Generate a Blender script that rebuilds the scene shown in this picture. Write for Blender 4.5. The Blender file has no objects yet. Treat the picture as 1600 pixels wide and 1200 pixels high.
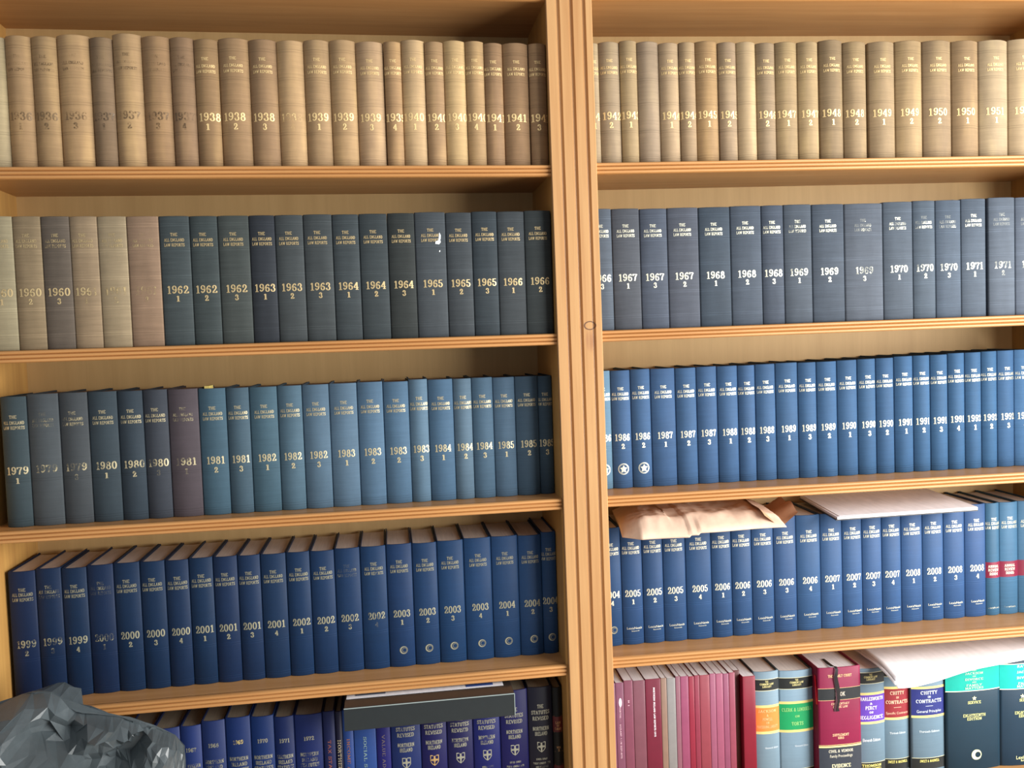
import bpy, math, random
from mathutils import Vector, Matrix, noise

# ------------------------------------------------------------------ camera, world, lights, exposure
S = bpy.context.scene
COL = S.collection
cam_data = bpy.data.cameras.new('camera')
cam = bpy.data.objects.new('camera', cam_data)
COL.objects.link(cam)
cam_data.sensor_width = 36.0
cam_data.lens = 36.0 * 1340.0 / 1600.0
cam_data.clip_start = 0.02
yaw, pitch, roll = 0.14269605, 0.05272701, 0.03239565
fw = Vector((math.sin(yaw)*math.cos(pitch), math.cos(yaw)*math.cos(pitch), -math.sin(pitch)))
rt = Vector((math.cos(yaw), -math.sin(yaw), 0))
dn = fw.cross(rt)
r2 = rt*math.cos(roll) + dn*math.sin(roll)
d2 = -rt*math.sin(roll) + dn*math.cos(roll)
cm = Matrix((r2, -d2, -fw)).transposed().to_4x4()
cm.translation = (0, -1.67, 0)
cam.matrix_world = cm
S.camera = cam

S.view_settings.view_transform = 'Standard'
S.view_settings.look = 'None'
S.view_settings.exposure = 0.0
S.view_settings.gamma = 1.0
S.view_settings.use_curve_mapping = False

world = bpy.data.worlds.new('room_light')
S.world = world
world.use_nodes = True
wb = world.node_tree.nodes['Background']
wb.inputs[0].default_value = (0.93, 0.96, 1.0, 1)
wb.inputs[1].default_value = 0.39

def area(name, loc, target, sx, sy, power, color):
    l = bpy.data.lights.new(name, 'AREA')
    l.shape = 'RECTANGLE'; l.size = sx; l.size_y = sy
    l.energy = power; l.color = color
    o = bpy.data.objects.new(name, l)
    COL.objects.link(o)
    o.location = loc
    o.rotation_euler = (Vector(target) - Vector(loc)).to_track_quat('-Z', 'Y').to_euler()
    o['kind'] = 'structure'
    return o
area('window_light', (2.35, -1.55, 0.0), (0.2, 0.0, 0.0), 2.1, 1.7, 172, (1.0, 0.985, 0.95))

# ------------------------------------------------------------------ frames of the two bookcases
PIV = Vector((0.366, 0, 0))
g_, h_ = -0.04183721, 0.00583054
MR = (Matrix.Rotation(g_, 4, 'Z') @ Matrix.Rotation(-h_, 4, 'Y'))
FR = {'L': Matrix.Identity(4),
      'R': Matrix.Translation(PIV) @ MR @ Matrix.Translation(-PIV)}
SHELF = {'L': [0.3369, 0.0074, -0.3217, -0.6597, -0.975], 'R': [0.3400, 0.0098, -0.3221, -0.6533, -0.975]}
TOPSHELF = {'L': 0.6735, 'R': 0.6762}
BACK = 0.222
FLOOR = -1.50
XL0, XL1 = -0.7366, 0.3315
XR0, XR1 = 0.396, 1.4585

# ------------------------------------------------------------------ helpers
def srgb(r, g, b):
    f = lambda c: ((c/255 + .055)/1.055)**2.4 if c > 10 else c/255/12.92
    return (f(r), f(g), f(b))

def mesh_obj(name, verts, faces, mat, parent=None, color=None, smooth=False):
    me = bpy.data.meshes.new(name)
    me.from_pydata([tuple(v) for v in verts], [], faces)
    if smooth is True:
        me.polygons.foreach_set('use_smooth', [True]*len(me.polygons))
    elif smooth:
        me.polygons.foreach_set('use_smooth', list(smooth))
    me.materials.append(mat)
    me.update()
    o = bpy.data.objects.new(name, me)
    COL.objects.link(o)
    if parent is not None:
        o.parent = parent
    if color is not None:
        o.color = (color[0], color[1], color[2], color[3] if len(color) > 3 else 1.0)
    return o

def empty(name, unit, x, y, z, rz=0.0):
    o = bpy.data.objects.new(name, None)
    o.empty_display_size = 0.02
    COL.objects.link(o)
    o.matrix_world = FR[unit] @ Matrix.Translation((x, y, z)) @ Matrix.Rotation(rz, 4, 'Z')
    return o

def tag(o, label=None, cat=None, group=None, kind=None):
    if label: o['label'] = label
    if cat: o['category'] = cat
    if group: o['group'] = group
    if kind: o['kind'] = kind
    return o

def box(x0, x1, y0, y1, z0, z1, V=None, Fc=None, bev=0.0):
    V = [] if V is None else V; Fc = [] if Fc is None else Fc
    n = len(V)
    if bev <= 0:
        V += [(x, y, z) for z in (z0, z1) for y in (y0, y1) for x in (x0, x1)]
        Fc += [tuple(n+i for i in q) for q in ((0,2,3,1),(4,5,7,6),(0,1,5,4),(2,6,7,3),(0,4,6,2),(1,3,7,5))]
    else:
        b = bev
        # ring stack: bottom inset, lower, upper, top inset
        for (zz, k) in ((z0, b), (z0+b, 0), (z1-b, 0), (z1, b)):
            V += [(x0+k, y0+k, zz), (x1-k, y0+k, zz), (x1-k, y1-k, zz), (x0+k, y1-k, zz)]
        Fc.append((n+3, n+2, n+1, n))
        for r in range(3):
            for i in range(4):
                j = (i+1) % 4
                Fc.append((n+r*4+i, n+r*4+j, n+r*4+4+j, n+r*4+4+i))
        Fc.append((n+12, n+13, n+14, n+15))
    return V, Fc

def prism(pts, a0, a1, axis):
    """closed outline extruded along an axis: axis 'x' -> pts are (y, z); 'z' -> pts are (x, y)"""
    n = len(pts)
    if axis == 'x':
        V = [(a0, p[0], p[1]) for p in pts] + [(a1, p[0], p[1]) for p in pts]
    else:
        V = [(p[0], p[1], a0) for p in pts] + [(p[0], p[1], a1) for p in pts]
    Fc = [(i, (i+1) % n, n+(i+1) % n, n+i) for i in range(n)]
    Fc += [tuple(range(n-1, -1, -1)), tuple(range(n, 2*n))]
    return V, Fc

# ------------------------------------------------------------------ materials
def new_mat(name):
    m = bpy.data.materials.new(name)
    m.use_nodes = True
    nt = m.node_tree
    return m, nt, nt.nodes, nt.links, nt.nodes['Principled BSDF']

def mix_rgb(N, L, fac, a, b, mode='MIX'):
    n = N.new('ShaderNodeMix'); n.data_type = 'RGBA'; n.blend_type = mode
    if isinstance(fac, (int, float)): n.inputs[0].default_value = fac
    else: L.new(fac, n.inputs[0])
    for i, v in ((6, a), (7, b)):
        if isinstance(v, tuple): n.inputs[i].default_value = (*v[:3], 1)
        else: L.new(v, n.inputs[i])
    return n.outputs[2]

def math_n(N, L, op, a, b=None, c=None):
    n = N.new('ShaderNodeMath'); n.operation = op
    for i, v in enumerate((a, b, c)):
        if v is None: continue
        if isinstance(v, (int, float)): n.inputs[i].default_value = v
        else: L.new(v, n.inputs[i])
    return n.outputs[0]

def obj_noise(N, L, scale, mapping=(1, 1, 1), detail=3.0, rough=0.55, per_object=True):
    tc = N.new('ShaderNodeTexCoord')
    mp = N.new('ShaderNodeMapping')
    mp.inputs['Scale'].default_value = mapping
    L.new(tc.outputs['Object'], mp.inputs['Vector'])
    nz = N.new('ShaderNodeTexNoise')
    nz.inputs['Scale'].default_value = scale
    nz.inputs['Detail'].default_value = detail
    nz.inputs['Roughness'].default_value = rough
    if per_object:
        nz.noise_dimensions = '4D'
        oi = N.new('ShaderNodeObjectInfo')
        L.new(math_n(N, L, 'MULTIPLY', oi.outputs['Random'], 37.0), nz.inputs['W'])
    L.new(mp.outputs[0], nz.inputs['Vector'])
    return nz.outputs['Fac']

def ramp(N, L, fac, lo, hi, a=0.0, b=1.0):
    n = N.new('ShaderNodeMapRange')
    n.inputs[1].default_value = lo; n.inputs[2].default_value = hi
    n.inputs[3].default_value = a; n.inputs[4].default_value = b
    L.new(fac, n.inputs[0])
    return n.outputs[0]

def wood(name, dark, light, axis, rough=0.38, grain=1.0, knot=None, bump=0.15):
    """varnished timber: long streaks along the given axis"""
    m, nt, N, L, P = new_mat(name)
    mp = {'x': (1.2, 26, 26), 'z': (26, 26, 1.2), 'zw': (14, 6, 0.9), 'y': (26, 1.2, 26)}[axis]
    a = obj_noise(N, L, 2.2, mp, 4.0, 0.6)
    mp2 = tuple(v*5 if v > 2 else v*2.2 for v in mp)
    b = obj_noise(N, L, 2.4, mp2, 3.0, 0.6)
    c = mix_rgb(N, L, ramp(N, L, a, 0.3, 0.72), dark, light)
    fine = tuple(v*0.80 for v in dark)
    c = mix_rgb(N, L, ramp(N, L, b, 0.55, 0.8, 0.0, 0.42*grain), c, fine)
    if knot is not None:
        kx, kz, rx, rz = knot
        tc = N.new('ShaderNodeTexCoord'); sp = N.new('ShaderNodeSeparateXYZ')
        L.new(tc.outputs['Object'], sp.inputs[0])
        dx = math_n(N, L, 'DIVIDE', math_n(N, L, 'SUBTRACT', sp.outputs[0], kx), rx)
        dz = math_n(N, L, 'DIVIDE', math_n(N, L, 'SUBTRACT', sp.outputs[2], kz), rz)
        r = math_n(N, L, 'SQRT', math_n(N, L, 'ADD', math_n(N, L, 'MULTIPLY', dx, dx), math_n(N, L, 'MULTIPLY', dz, dz)))
        ring = ramp(N, L, math_n(N, L, 'ABSOLUTE', math_n(N, L, 'SUBTRACT', r, 1.0)), 0.05, 0.20, 0.95, 0.0)
        c = mix_rgb(N, L, ring, c, (0.10, 0.045, 0.03))
        # resin stain hanging under the knot
        dz2 = math_n(N, L, 'DIVIDE', math_n(N, L, 'SUBTRACT', sp.outputs[2], kz - 0.030), 0.022)
        dx2 = math_n(N, L, 'DIVIDE', math_n(N, L, 'SUBTRACT', sp.outputs[0], kx), 0.010)
        r2_ = math_n(N, L, 'ADD', math_n(N, L, 'MULTIPLY', dx2, dx2), math_n(N, L, 'MULTIPLY', dz2, dz2))
        st = math_n(N, L, 'MULTIPLY', ramp(N, L, r2_, 0.1, 1.3, 0.5, 0.0), ramp(N, L, b, 0.35, 0.6, 0.4, 1.0))
        c = mix_rgb(N, L, st, c, (0.26, 0.09, 0.055))
    L.new(c, P.inputs['Base Color'])
    P.inputs['Roughness'].default_value = rough
    P.inputs['Specular IOR Level'].default_value = 0.45
    bp = N.new('ShaderNodeBump'); bp.inputs['Strength'].default_value = bump; bp.inputs['Distance'].default_value = 0.001
    L.new(b, bp.inputs['Height']); L.new(bp.outputs[0], P.inputs['Normal'])
    return m

PINE_D, PINE_L = (0.45, 0.205, 0.065), (0.60, 0.305, 0.110)
M_PINE_X = wood('varnished_pine_lengthwise', PINE_D, PINE_L, 'x')
M_PINE_Z = wood('varnished_pine_upright', (0.46, 0.235, 0.092), (0.575, 0.335, 0.145), 'z')
M_PINE_KNOT = wood('varnished_pine_with_knot', (0.46, 0.235, 0.092), (0.575, 0.335, 0.145), 'z', knot=(0.3972, 0.0208, 0.0112, 0.0078))
M_SIDE = wood('side_panel_veneer', (0.46, 0.24, 0.07), (0.60, 0.34, 0.10), 'z', rough=0.42)
M_SHELF = wood('shelf_board_veneer', (0.44, 0.215, 0.075), (0.56, 0.295, 0.115), 'x', rough=0.36)
M_BACK = wood('back_panel_veneer', (0.55, 0.355, 0.15), (0.64, 0.43, 0.19), 'zw', rough=0.55, grain=0.6)

def cloth(name, lines=(), blotch=0.18, streak=0.10, fade=None, rough=0.72, bump=0.5, linec=-0.22, spec=0.25):
    """book cloth: takes its dye from the object colour; weave streaks run across the spine"""
    m, nt, N, L, P = new_mat(name)
    oi = N.new('ShaderNodeObjectInfo')
    w = obj_noise(N, L, 1.0, (18, 18, 900), 3.0, 0.6)
    f = obj_noise(N, L, 1.0, (700, 700, 700), 2.0, 0.6)
    bl = obj_noise(N, L, 1.0, (26, 26, 9), 3.0, 0.6)
    wv = obj_noise(N, L, 1.0, (10, 10, 160), 4.0, 0.7)
    c = oi.outputs['Color']
    k = ramp(N, L, w, 0.25, 0.75, 1-streak, 1+streak)
    k = math_n(N, L, 'MULTIPLY', k, ramp(N, L, bl, 0.25, 0.75, 1-blotch, 1+blotch))
    k = math_n(N, L, 'MULTIPLY', k, ramp(N, L, wv, 0.3, 0.75, 1-streak*0.9, 1+streak*0.9))
    tc = N.new('ShaderNodeTexCoord'); sp = N.new('ShaderNodeSeparateXYZ')
    L.new(tc.outputs['Object'], sp.inputs[0])
    height = math_n(N, L, 'ADD', math_n(N, L, 'MULTIPLY', w, 0.35), math_n(N, L, 'MULTIPLY', f, 0.35))
    if lines:
        d = None
        for z in lines:
            for dz in (0.0, 0.0042):
                a = math_n(N, L, 'ABSOLUTE', math_n(N, L, 'SUBTRACT', sp.outputs[2], z+dz))
                d = a if d is None else math_n(N, L, 'MINIMUM', d, a)
        ln = ramp(N, L, d, 0.0002, 0.0011, 1.0, 0.0)
        lm = math_n(N, L, 'MULTIPLY', ln, ramp(N, L, bl, 0.3, 0.6, 0.35, 1.0))
        k = math_n(N, L, 'MULTIPLY', k, math_n(N, L, 'ADD', math_n(N, L, 'MULTIPLY', lm, linec), 1.0))
        height = math_n(N, L, 'SUBTRACT', height, math_n(N, L, 'MULTIPLY', ln, 0.8))
    v = N.new('ShaderNodeVectorMath'); v.operation = 'SCALE'
    L.new(c, v.inputs[0]); L.new(k, v.inputs['Scale'])
    c = v.outputs[0]
    if fade is not None:
        f2 = obj_noise(N, L, 1.0, (34, 34, 7), 2.0, 0.5)
        c = mix_rgb(N, L, ramp(N, L, f2, 0.5, 0.75, 0.0, 0.8), c, mix_rgb(N, L, 1.0, c, fade, 'MULTIPLY'))
    L.new(c, P.inputs['Base Color'])
    P.inputs['Roughness'].default_value = rough
    P.inputs['Specular IOR Level'].default_value = spec
    bp = N.new('ShaderNodeBump'); bp.inputs['Strength'].default_value = bump; bp.inputs['Distance'].default_value = 0.0004
    L.new(height, bp.inputs['Height']); L.new(bp.outputs[0], P.inputs['Normal'])
    return m

M_CLOTH = {
    1: cloth('aged_buckram_with_tooled_lines', (0.009, 0.061, 0.115, 0.163, 0.215), blotch=0.16, streak=0.10, fade=(1.28, 1.30, 1.18)),
    2: cloth('slate_buckram_with_tooled_lines', (0.024, 0.072, 0.126, 0.176, 0.222), blotch=0.13, streak=0.13, linec=0.30),
    3: cloth('blue_book_cloth', (0.010, 0.085), blotch=0.12, streak=0.07, linec=-0.12),
    4: cloth('navy_book_cloth', (0.010, 0.076), blotch=0.10, streak=0.06, rough=0.6, linec=0.15, spec=0.3),
    5: cloth('smooth_book_cloth', (), blotch=0.08, streak=0.04, rough=0.55, bump=0.25, spec=0.35),
}

def paper(name, streak_axis=True, rough=0.85):
    """page edges / loose paper: colour from the object colour, leaf edges as fine lines"""
    m, nt, N, L, P = new_mat(name)
    oi = N.new('ShaderNodeObjectInfo')
    a = obj_noise(N, L, 1.0, (1600, 12, 12) if streak_axis else (30, 30, 30), 3.0, 0.7)
    b = obj_noise(N, L, 1.0, (90, 20, 20), 2.0, 0.5)
    s = (0.80, 1.12) if streak_axis else (0.95, 1.03)
    k = math_n(N, L, 'MULTIPLY', ramp(N, L, a, 0.3, 0.7, *s), ramp(N, L, b, 0.3, 0.7, 0.93, 1.05))
    v = N.new('ShaderNodeVectorMath'); v.operation = 'SCALE'
    L.new(oi.outputs['Color'], v.inputs[0]); L.new(k, v.inputs['Scale'])
    L.new(v.outputs[0], P.inputs['Base Color'])
    P.inputs['Roughness'].default_value = rough
    P.inputs['Specular IOR Level'].default_value = 0.2
    return m
M_PAGES = paper('page_edges')
M_PAPER = paper('loose_paper', False)

def foil(name, metal=0.25, rough=0.38):
    """blocked lettering; object colour gives the foil, its alpha how much of it survives"""
    m, nt, N, L, P = new_mat(name)
    oi = N.new('ShaderNodeObjectInfo')
    L.new(oi.outputs['Color'], P.inputs['Base Color'])
    P.inputs['Metallic'].default_value = metal
    P.inputs['Roughness'].default_value = rough
    a = obj_noise(N, L, 1.0, (55, 55, 55), 2.0, 0.5)
    b = obj_noise(N, L, 1.0, (420, 420, 420), 2.0, 0.6)
    s = math_n(N, L, 'ADD', math_n(N, L, 'MULTIPLY', a, 0.7), math_n(N, L, 'MULTIPLY', b, 0.3))
    t = math_n(N, L, 'SUBTRACT', math_n(N, L, 'ADD', 0.27, math_n(N, L, 'MULTIPLY', oi.outputs['Alpha'], 0.46)), s)
    al = ramp(N, L, t, -0.03, 0.05, 0.12, 1.0)
    L.new(al, P.inputs['Alpha'])
    return m
M_FOIL = foil('gold_blocking_foil')
M_INK = foil('printed_ink', 0.0, 0.6)

def plain(name, rough=0.5, spec=0.4, bump=0.0):
    m, nt, N, L, P = new_mat(name)
    oi = N.new('ShaderNodeObjectInfo')
    a = obj_noise(N, L, 1.0, (60, 60, 60), 3.0, 0.6)
    v = N.new('ShaderNodeVectorMath'); v.operation = 'SCALE'
    L.new(oi.outputs['Color'], v.inputs[0]); L.new(ramp(N, L, a, 0.3, 0.7, 0.94, 1.05), v.inputs['Scale'])
    L.new(v.outputs[0], P.inputs['Base Color'])
    P.inputs['Roughness'].default_value = rough
    P.inputs['Specular IOR Level'].default_value = spec
    if bump:
        bp = N.new('ShaderNodeBump'); bp.inputs['Strength'].default_value = bump; bp.inputs['Distance'].default_value = 0.001
        L.new(a, bp.inputs['Height']); L.new(bp.outputs[0], P.inputs['Normal'])
    return m
M_LABEL = plain('glossy_label_paper', 0.45)
M_PLASTIC = plain('satin_plastic', 0.32, 0.5)
M_RIBBON = plain('satin_ribbon', 0.5, 0.4)
M_COVER = plain('laminated_card_cover', 0.42, 0.4)
M_KRAFT = plain('pink_buff_kraft_paper', 0.7, 0.25, 0.4)

# ------------------------------------------------------------------ the room
def plaster(name, c, scale=30):
    m, nt, N, L, P = new_mat(name)
    a = obj_noise(N, L, scale, (1, 1, 1), 4.0)
    L.new(mix_rgb(N, L, a, tuple(v*0.92 for v in c), c), P.inputs['Base Color'])
    P.inputs['Roughness'].default_value = 0.9
    return m
V, Fc = box(-3.2, 3.4, 0.262, 0.34, FLOOR, 1.2)
tag(mesh_obj('wall_back', V, Fc, plaster('painted_plaster', (0.72, 0.69, 0.62))), kind='structure')
V, Fc = box(-3.2, 3.4, -3.2, 0.34, FLOOR-0.06, FLOOR)
tag(mesh_obj('floor', V, Fc, plaster('worn_carpet', (0.52, 0.42, 0.32), 90)), kind='structure')

# ------------------------------------------------------------------ bookcases
def reed_profile(z1, hgt=0.0225, y0=-0.006, yb=0.006):
    """front edge strip of a shelf: three rounded reeds parted by two grooves, (y, z) outline"""
    pts = [(yb, z1)]
    n = 3; rh = hgt/n
    for i in range(n):
        zt = z1 - i*rh
        for j in range(0, 9):
            t = j/8
            zz = zt - rh*t
            bulge = (1 - abs(2*t-1)**3.2)
            pts.append((y0 + 0.0046*(1-bulge), zz))
    pts.append((yb, z1-hgt))
    return pts

def pilaster_profile(x0, x1, yf=-0.016, yb=-0.0022):
    pts = [(x0, yb), (x0, yf+0.0012), (x0+0.0012, yf)]
    w = x1-x0
    for c in (0.25, 0.535, 0.812):
        cx = x0 + w*c; r = 0.0043
        for j in range(0, 9):
            a = math.pi*j/8
            pts.append((cx - r*math.cos(a), yf + 0.0052*math.sin(a)))
    pts += [(x1-0.0012, yf), (x1, yf+0.0012), (x1, yb)]
    return pts

def bookcase(unit, x0, x1, label, lx, rx):
    root = empty('bookcase', unit, 0, 0, 0)
    tag(root, label, 'bookcase', 'fluted pine bookcases')
    top = TOPSHELF[unit] + 0.10
    V, Fc = box(lx, x0, 0.0, BACK+0.018, FLOOR, top)
    mesh_obj('side_panel', V, Fc, M_SIDE, root)
    V, Fc = box(x1, rx, 0.0, BACK+0.018, FLOOR, top)
    mesh_obj('side_panel', V, Fc, M_SIDE, root)
    V, Fc = box(x0, x1, BACK, BACK+0.012, FLOOR, top)
    mesh_obj('back_panel', V, Fc, M_BACK, root)
    for z in [TOPSHELF[unit]] + SHELF[unit]:
        V, Fc = box(x0, x1, 0.0045, BACK, z-0.0155, z)
        s = mesh_obj('shelf', V, Fc, M_SHELF, root)
        V, Fc = prism(reed_profile(z), x0, x1, 'x')
        mesh_obj('edge_moulding', V, Fc, M_PINE_X, s)
    V, Fc = box(x0, x1, 0.0, 0.018, FLOOR, SHELF[unit][4]-0.0225)
    mesh_obj('base_panel', V, Fc, M_PINE_X, root)
    return root

bcl = bookcase('L', XL0, XL1, 'orange pine bookcase standing to the left of the knotted fluted post', XL0-0.022, 0.350)
bcr = bookcase('R', XR0, XR1, 'orange pine bookcase that carries the fluted post with the dark knot', 0.374, XR1+0.022)
V, Fc = prism(pilaster_profile(0.3318, 0.4215), FLOOR, 0.78, 'z')
mesh_obj('pilaster', V, Fc, M_PINE_KNOT, bcr)['label'] = 'upright fluted post with one dark oval knot'
V, Fc = prism(pilaster_profile(XL0-0.0905, XL0-0.0002), FLOOR, 0.78, 'z')
mesh_obj('pilaster', V, Fc, M_PINE_Z, bcl)
V, Fc = prism(pilaster_profile(XR1+0.0002, XR1+0.0905), FLOOR, 0.78, 'z')
mesh_obj('pilaster', V, Fc, M_PINE_Z, bcr)

# ------------------------------------------------------------------ lettering: a small roman alphabet of pen strokes
def arc(cx, cy, rx, ry, a0, a1, n=10):
    return [(cx + rx*math.cos(math.radians(a0+(a1-a0)*i/n)), cy + ry*math.sin(math.radians(a0+(a1-a0)*i/n))) for i in range(n+1)]
def sf(x, y, w=0.11): return [(x-w, y), (x+w, y)]
B, T_ = 0.04, 0.96
GLYPH = {
 '0': (.62, [arc(.31,.5,.21,.45,0,360,16)]),
 '1': (.50, [[(.27,B),(.27,T_)], [(.27,.95),(.10,.78)], [(.07,B),(.47,B)]]),
 '2': (.60, [arc(.30,.70,.18,.25,165,-35,9)+[(.09,.06)], [(.07,.07),(.53,.07)], [(.53,.05),(.55,.26)], arc(.14,.68,.03,.04,0,360,6)]),
 '3': (.60, [arc(.28,.73,.17,.22,150,-80,9), arc(.28,.28,.21,.24,85,-150,10), arc(.12,.76,.03,.04,0,360,6), arc(.10,.23,.03,.04,0,360,6)]),
 '4': (.64, [[(.42,B),(.42,T_)], [(.42,.94),(.05,.30)], [(.04,.29),(.61,.29)], [(.24,B),(.60,B)]]),
 '5': (.60, [[(.13,.92),(.51,.92)], [(.13,.94),(.11,.50)], arc(.27,.31,.22,.27,125,-150,11), arc(.10,.23,.03,.04,0,360,6)]),
 '6': (.62, [arc(.31,.29,.19,.25,0,360,14), arc(.42,.48,.31,.45,80,205,8), arc(.46,.80,.03,.04,0,360,6)]),
 '7': (.60, [[(.07,.90),(.54,.90)], [(.54,.90),(.34,.5),(.26,B)], [(.08,.95),(.06,.70)]]),
 '8': (.62, [arc(.31,.73,.16,.21,0,360,14), arc(.31,.28,.20,.24,0,360,14)]),
 '9': (.62, [arc(.31,.71,.19,.25,0,360,14), arc(.20,.52,.31,.45,-100,25,8), arc(.16,.20,.03,.04,0,360,6)]),
 'A': (.78, [[(.10,B),(.38,T_)], [(.38,T_),(.66,B)], [(.20,.34),(.56,.34)], sf(.10,B), sf(.66,B)]),
 'B': (.66, [[(.16,B),(.16,T_)], [(.05,T_),(.30,T_)]+arc(.32,.74,.18,.22,90,-90,6)+[(.16,.52)], [(.32,.52)]+arc(.33,.28,.22,.24,90,-90,6)+[(.05,B)]]),
 'C': (.70, [arc(.38,.5,.28,.45,50,310,14), [(.58,.95),(.58,.70)]]),
 'D': (.74, [[(.16,B),(.16,T_)], [(.05,T_),(.30,T_)]+arc(.32,.5,.30,.46,90,-90,10)+[(.05,B)]]),
 'E': (.64, [[(.16,B),(.16,T_)], [(.05,T_),(.55,T_),(.56,.74)], [(.05,B),(.57,B),(.58,.28)], [(.16,.51),(.44,.51)]]),
 'F': (.60, [[(.16,B),(.16,T_)], [(.05,T_),(.55,T_),(.56,.74)], [(.16,.51),(.42,.51)], sf(.17,B,.13)]),
 'G': (.76, [arc(.38,.5,.28,.45,50,320,14), [(.62,.44),(.62,.12)], [(.48,.45),(.72,.45)]]),
 'H': (.80, [[(.18,B),(.18,T_)], [(.62,B),(.62,T_)], [(.18,.51),(.62,.51)], sf(.18,B), sf(.18,T_), sf(.62,B), sf(.62,T_)]),
 'I': (.38, [[(.19,B),(.19,T_)], sf(.19,B,.13), sf(.19,T_,.13)]),
 'J': (.50, [[(.32,T_),(.32,.25)]+arc(.20,.22,.12,.18,0,-160,6), sf(.32,T_)]),
 'K': (.76, [[(.18,B),(.18,T_)], [(.60,T_),(.20,.45)], [(.32,.58),(.64,B)], sf(.18,B), sf(.18,T_), sf(.60,T_), sf(.66,B)]),
 'L': (.62, [[(.18,B),(.18,T_)], sf(.18,T_,.13), [(.05,B),(.56,B),(.58,.30)]]),
 'M': (.94, [[(.16,B),(.18,T_)], [(.18,T_),(.47,.10)], [(.47,.10),(.76,T_)], [(.76,T_),(.78,B)], sf(.14,B), sf(.79,B), sf(.14,T_,.07), sf(.80,T_,.07)]),
 'N': (.80, [[(.17,B),(.17,T_)], [(.17,T_),(.62,B)], [(.62,B),(.62,T_)], sf(.17,B), sf(.13,T_,.08), sf(.62,T_)]),
 'O': (.76, [arc(.38,.5,.28,.45,0,360,18)]),
 'P': (.64, [[(.16,B),(.16,T_)], [(.05,T_),(.30,T_)]+arc(.32,.72,.22,.24,90,-90,7)+[(.16,.48)], sf(.17,B,.13)]),
 'Q': (.76, [arc(.38,.5,.28,.45,0,360,18), [(.40,.2),(.66,-.08)]]),
 'R': (.74, [[(.16,B),(.16,T_)], [(.05,T_),(.30,T_)]+arc(.32,.74,.20,.22,90,-90,7)+[(.16,.52)], [(.36,.52),(.62,B)], sf(.17,B,.12), sf(.66,B,.07)]),
 'S': (.58, [arc(.29,.73,.19,.22,45,230,8)+arc(.29,.27,.21,.23,70,-145,9), [(.47,.95),(.48,.72)], [(.08,.05),(.07,.30)]]),
 'T': (.68, [[(.34,B),(.34,T_)], [(.05,.72),(.06,T_),(.62,T_),(.63,.72)], sf(.34,B,.13)]),
 'U': (.78, [[(.18,T_),(.18,.32)]+arc(.39,.30,.21,.25,180,360,8)+[(.60,T_)], sf(.18,T_), sf(.60,T_)]),
 'V': (.76, [[(.10,T_),(.38,B)], [(.38,B),(.66,T_)], sf(.10,T_), sf(.66,T_)]),
 'W': (1.0, [[(.08,T_),(.30,B)], [(.30,B),(.50,T_)], [(.50,T_),(.70,B)], [(.70,B),(.92,T_)], sf(.08,T_), sf(.92,T_)]),
 'X': (.74, [[(.10,T_),(.64,B)], [(.62,T_),(.12,B)], sf(.12,T_), sf(.62,T_), sf(.12,B), sf(.62,B)]),
 'Y': (.74, [[(.10,T_),(.37,.48)], [(.64,T_),(.37,.48),(.37,B)], sf(.10,T_), sf(.64,T_), sf(.37,B)]),
 'Z': (.64, [[(.08,.74),(.08,T_),(.54,T_)], [(.56,T_),(.08,B)], [(.08,B),(.56,B),(.57,.28)]]),
 '&': (.80, [arc(.32,.76,.14,.18,0,360,10), [(.22,.62),(.66,B)], arc(.30,.27,.20,.23,110,330,8)+[(.62,.50)]]),
 '-': (.40, [[(.06,.45),(.34,.45)]]),
 "'": (.22, [[(.11,T_),(.10,.74)]]),
 '.': (.24, [arc(.12,.08,.03,.04,0,360,6)]),
}
def stroke_quads(pts, thick, thin):
    """expand a pen stroke: upright runs thick, level runs thin"""
    n = len(pts); nr = []; wd = []
    closed = (abs(pts[0][0]-pts[-1][0]) + abs(pts[0][1]-pts[-1][1])) < 1e-6 and n > 4
    for i in range(n):
        a = pts[i-1] if i > 0 else (pts[-2] if closed else pts[0])
        b = pts[i+1] if i < n-1 else (pts[1] if closed else pts[-1])
        dx, dy = b[0]-a[0], b[1]-a[1]
        l = math.hypot(dx, dy) or 1
        nr.append((-dy/l, dx/l))
        wd.append(thin + (thick-thin)*abs(dy/l)**1.3)
    out = []
    for i in range(n-1):
        q = []
        for k, s in ((i, 1), (i, -1), (i+1, -1), (i+1, 1)):
            q.append((pts[k][0] + nr[k][0]*wd[k]/2*s, pts[k][1] + nr[k][1]*wd[k]/2*s))
        out.append(q)
    return out
_gc = {}
def text_quads(text, bold=1.0):
    key = (text, bold)
    if key in _gc: return _gc[key]
    x = 0; qs = []
    for ch in text:
        if ch == ' ':
            x += .42; continue
        adv, strokes = GLYPH[ch]
        for s in strokes:
            for q in stroke_quads(s, .19*bold, .085*bold):
                qs.append([(p[0]+x, p[1]) for p in q])
        x += adv + .05
    _gc[key] = (qs, x - .05)
    return _gc[key]

def font_faces(text):
    """lower-case lettering from Blender's built-in face, as polygons (unit cap height)"""
    key = ('f', text)
    if key in _gc: return _gc[key]
    cu = bpy.data.curves.new('t', 'FONT'); cu.body = text; cu.resolution_u = 2
    ob = bpy.data.objects.new('t', cu)
    me = bpy.data.meshes.new_from_object(ob)
    vs = [v.co.copy() for v in me.vertices]
    qs = [[(vs[i].x/0.73, vs[i].y/0.73) for i in p.vertices] for p in me.polygons]
    w = max(v.x for v in vs)/0.73
    bpy.data.objects.remove(ob); bpy.data.curves.remove(cu); bpy.data.meshes.remove(me)
    _gc[key] = (qs, w)
    return _gc[key]

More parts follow.
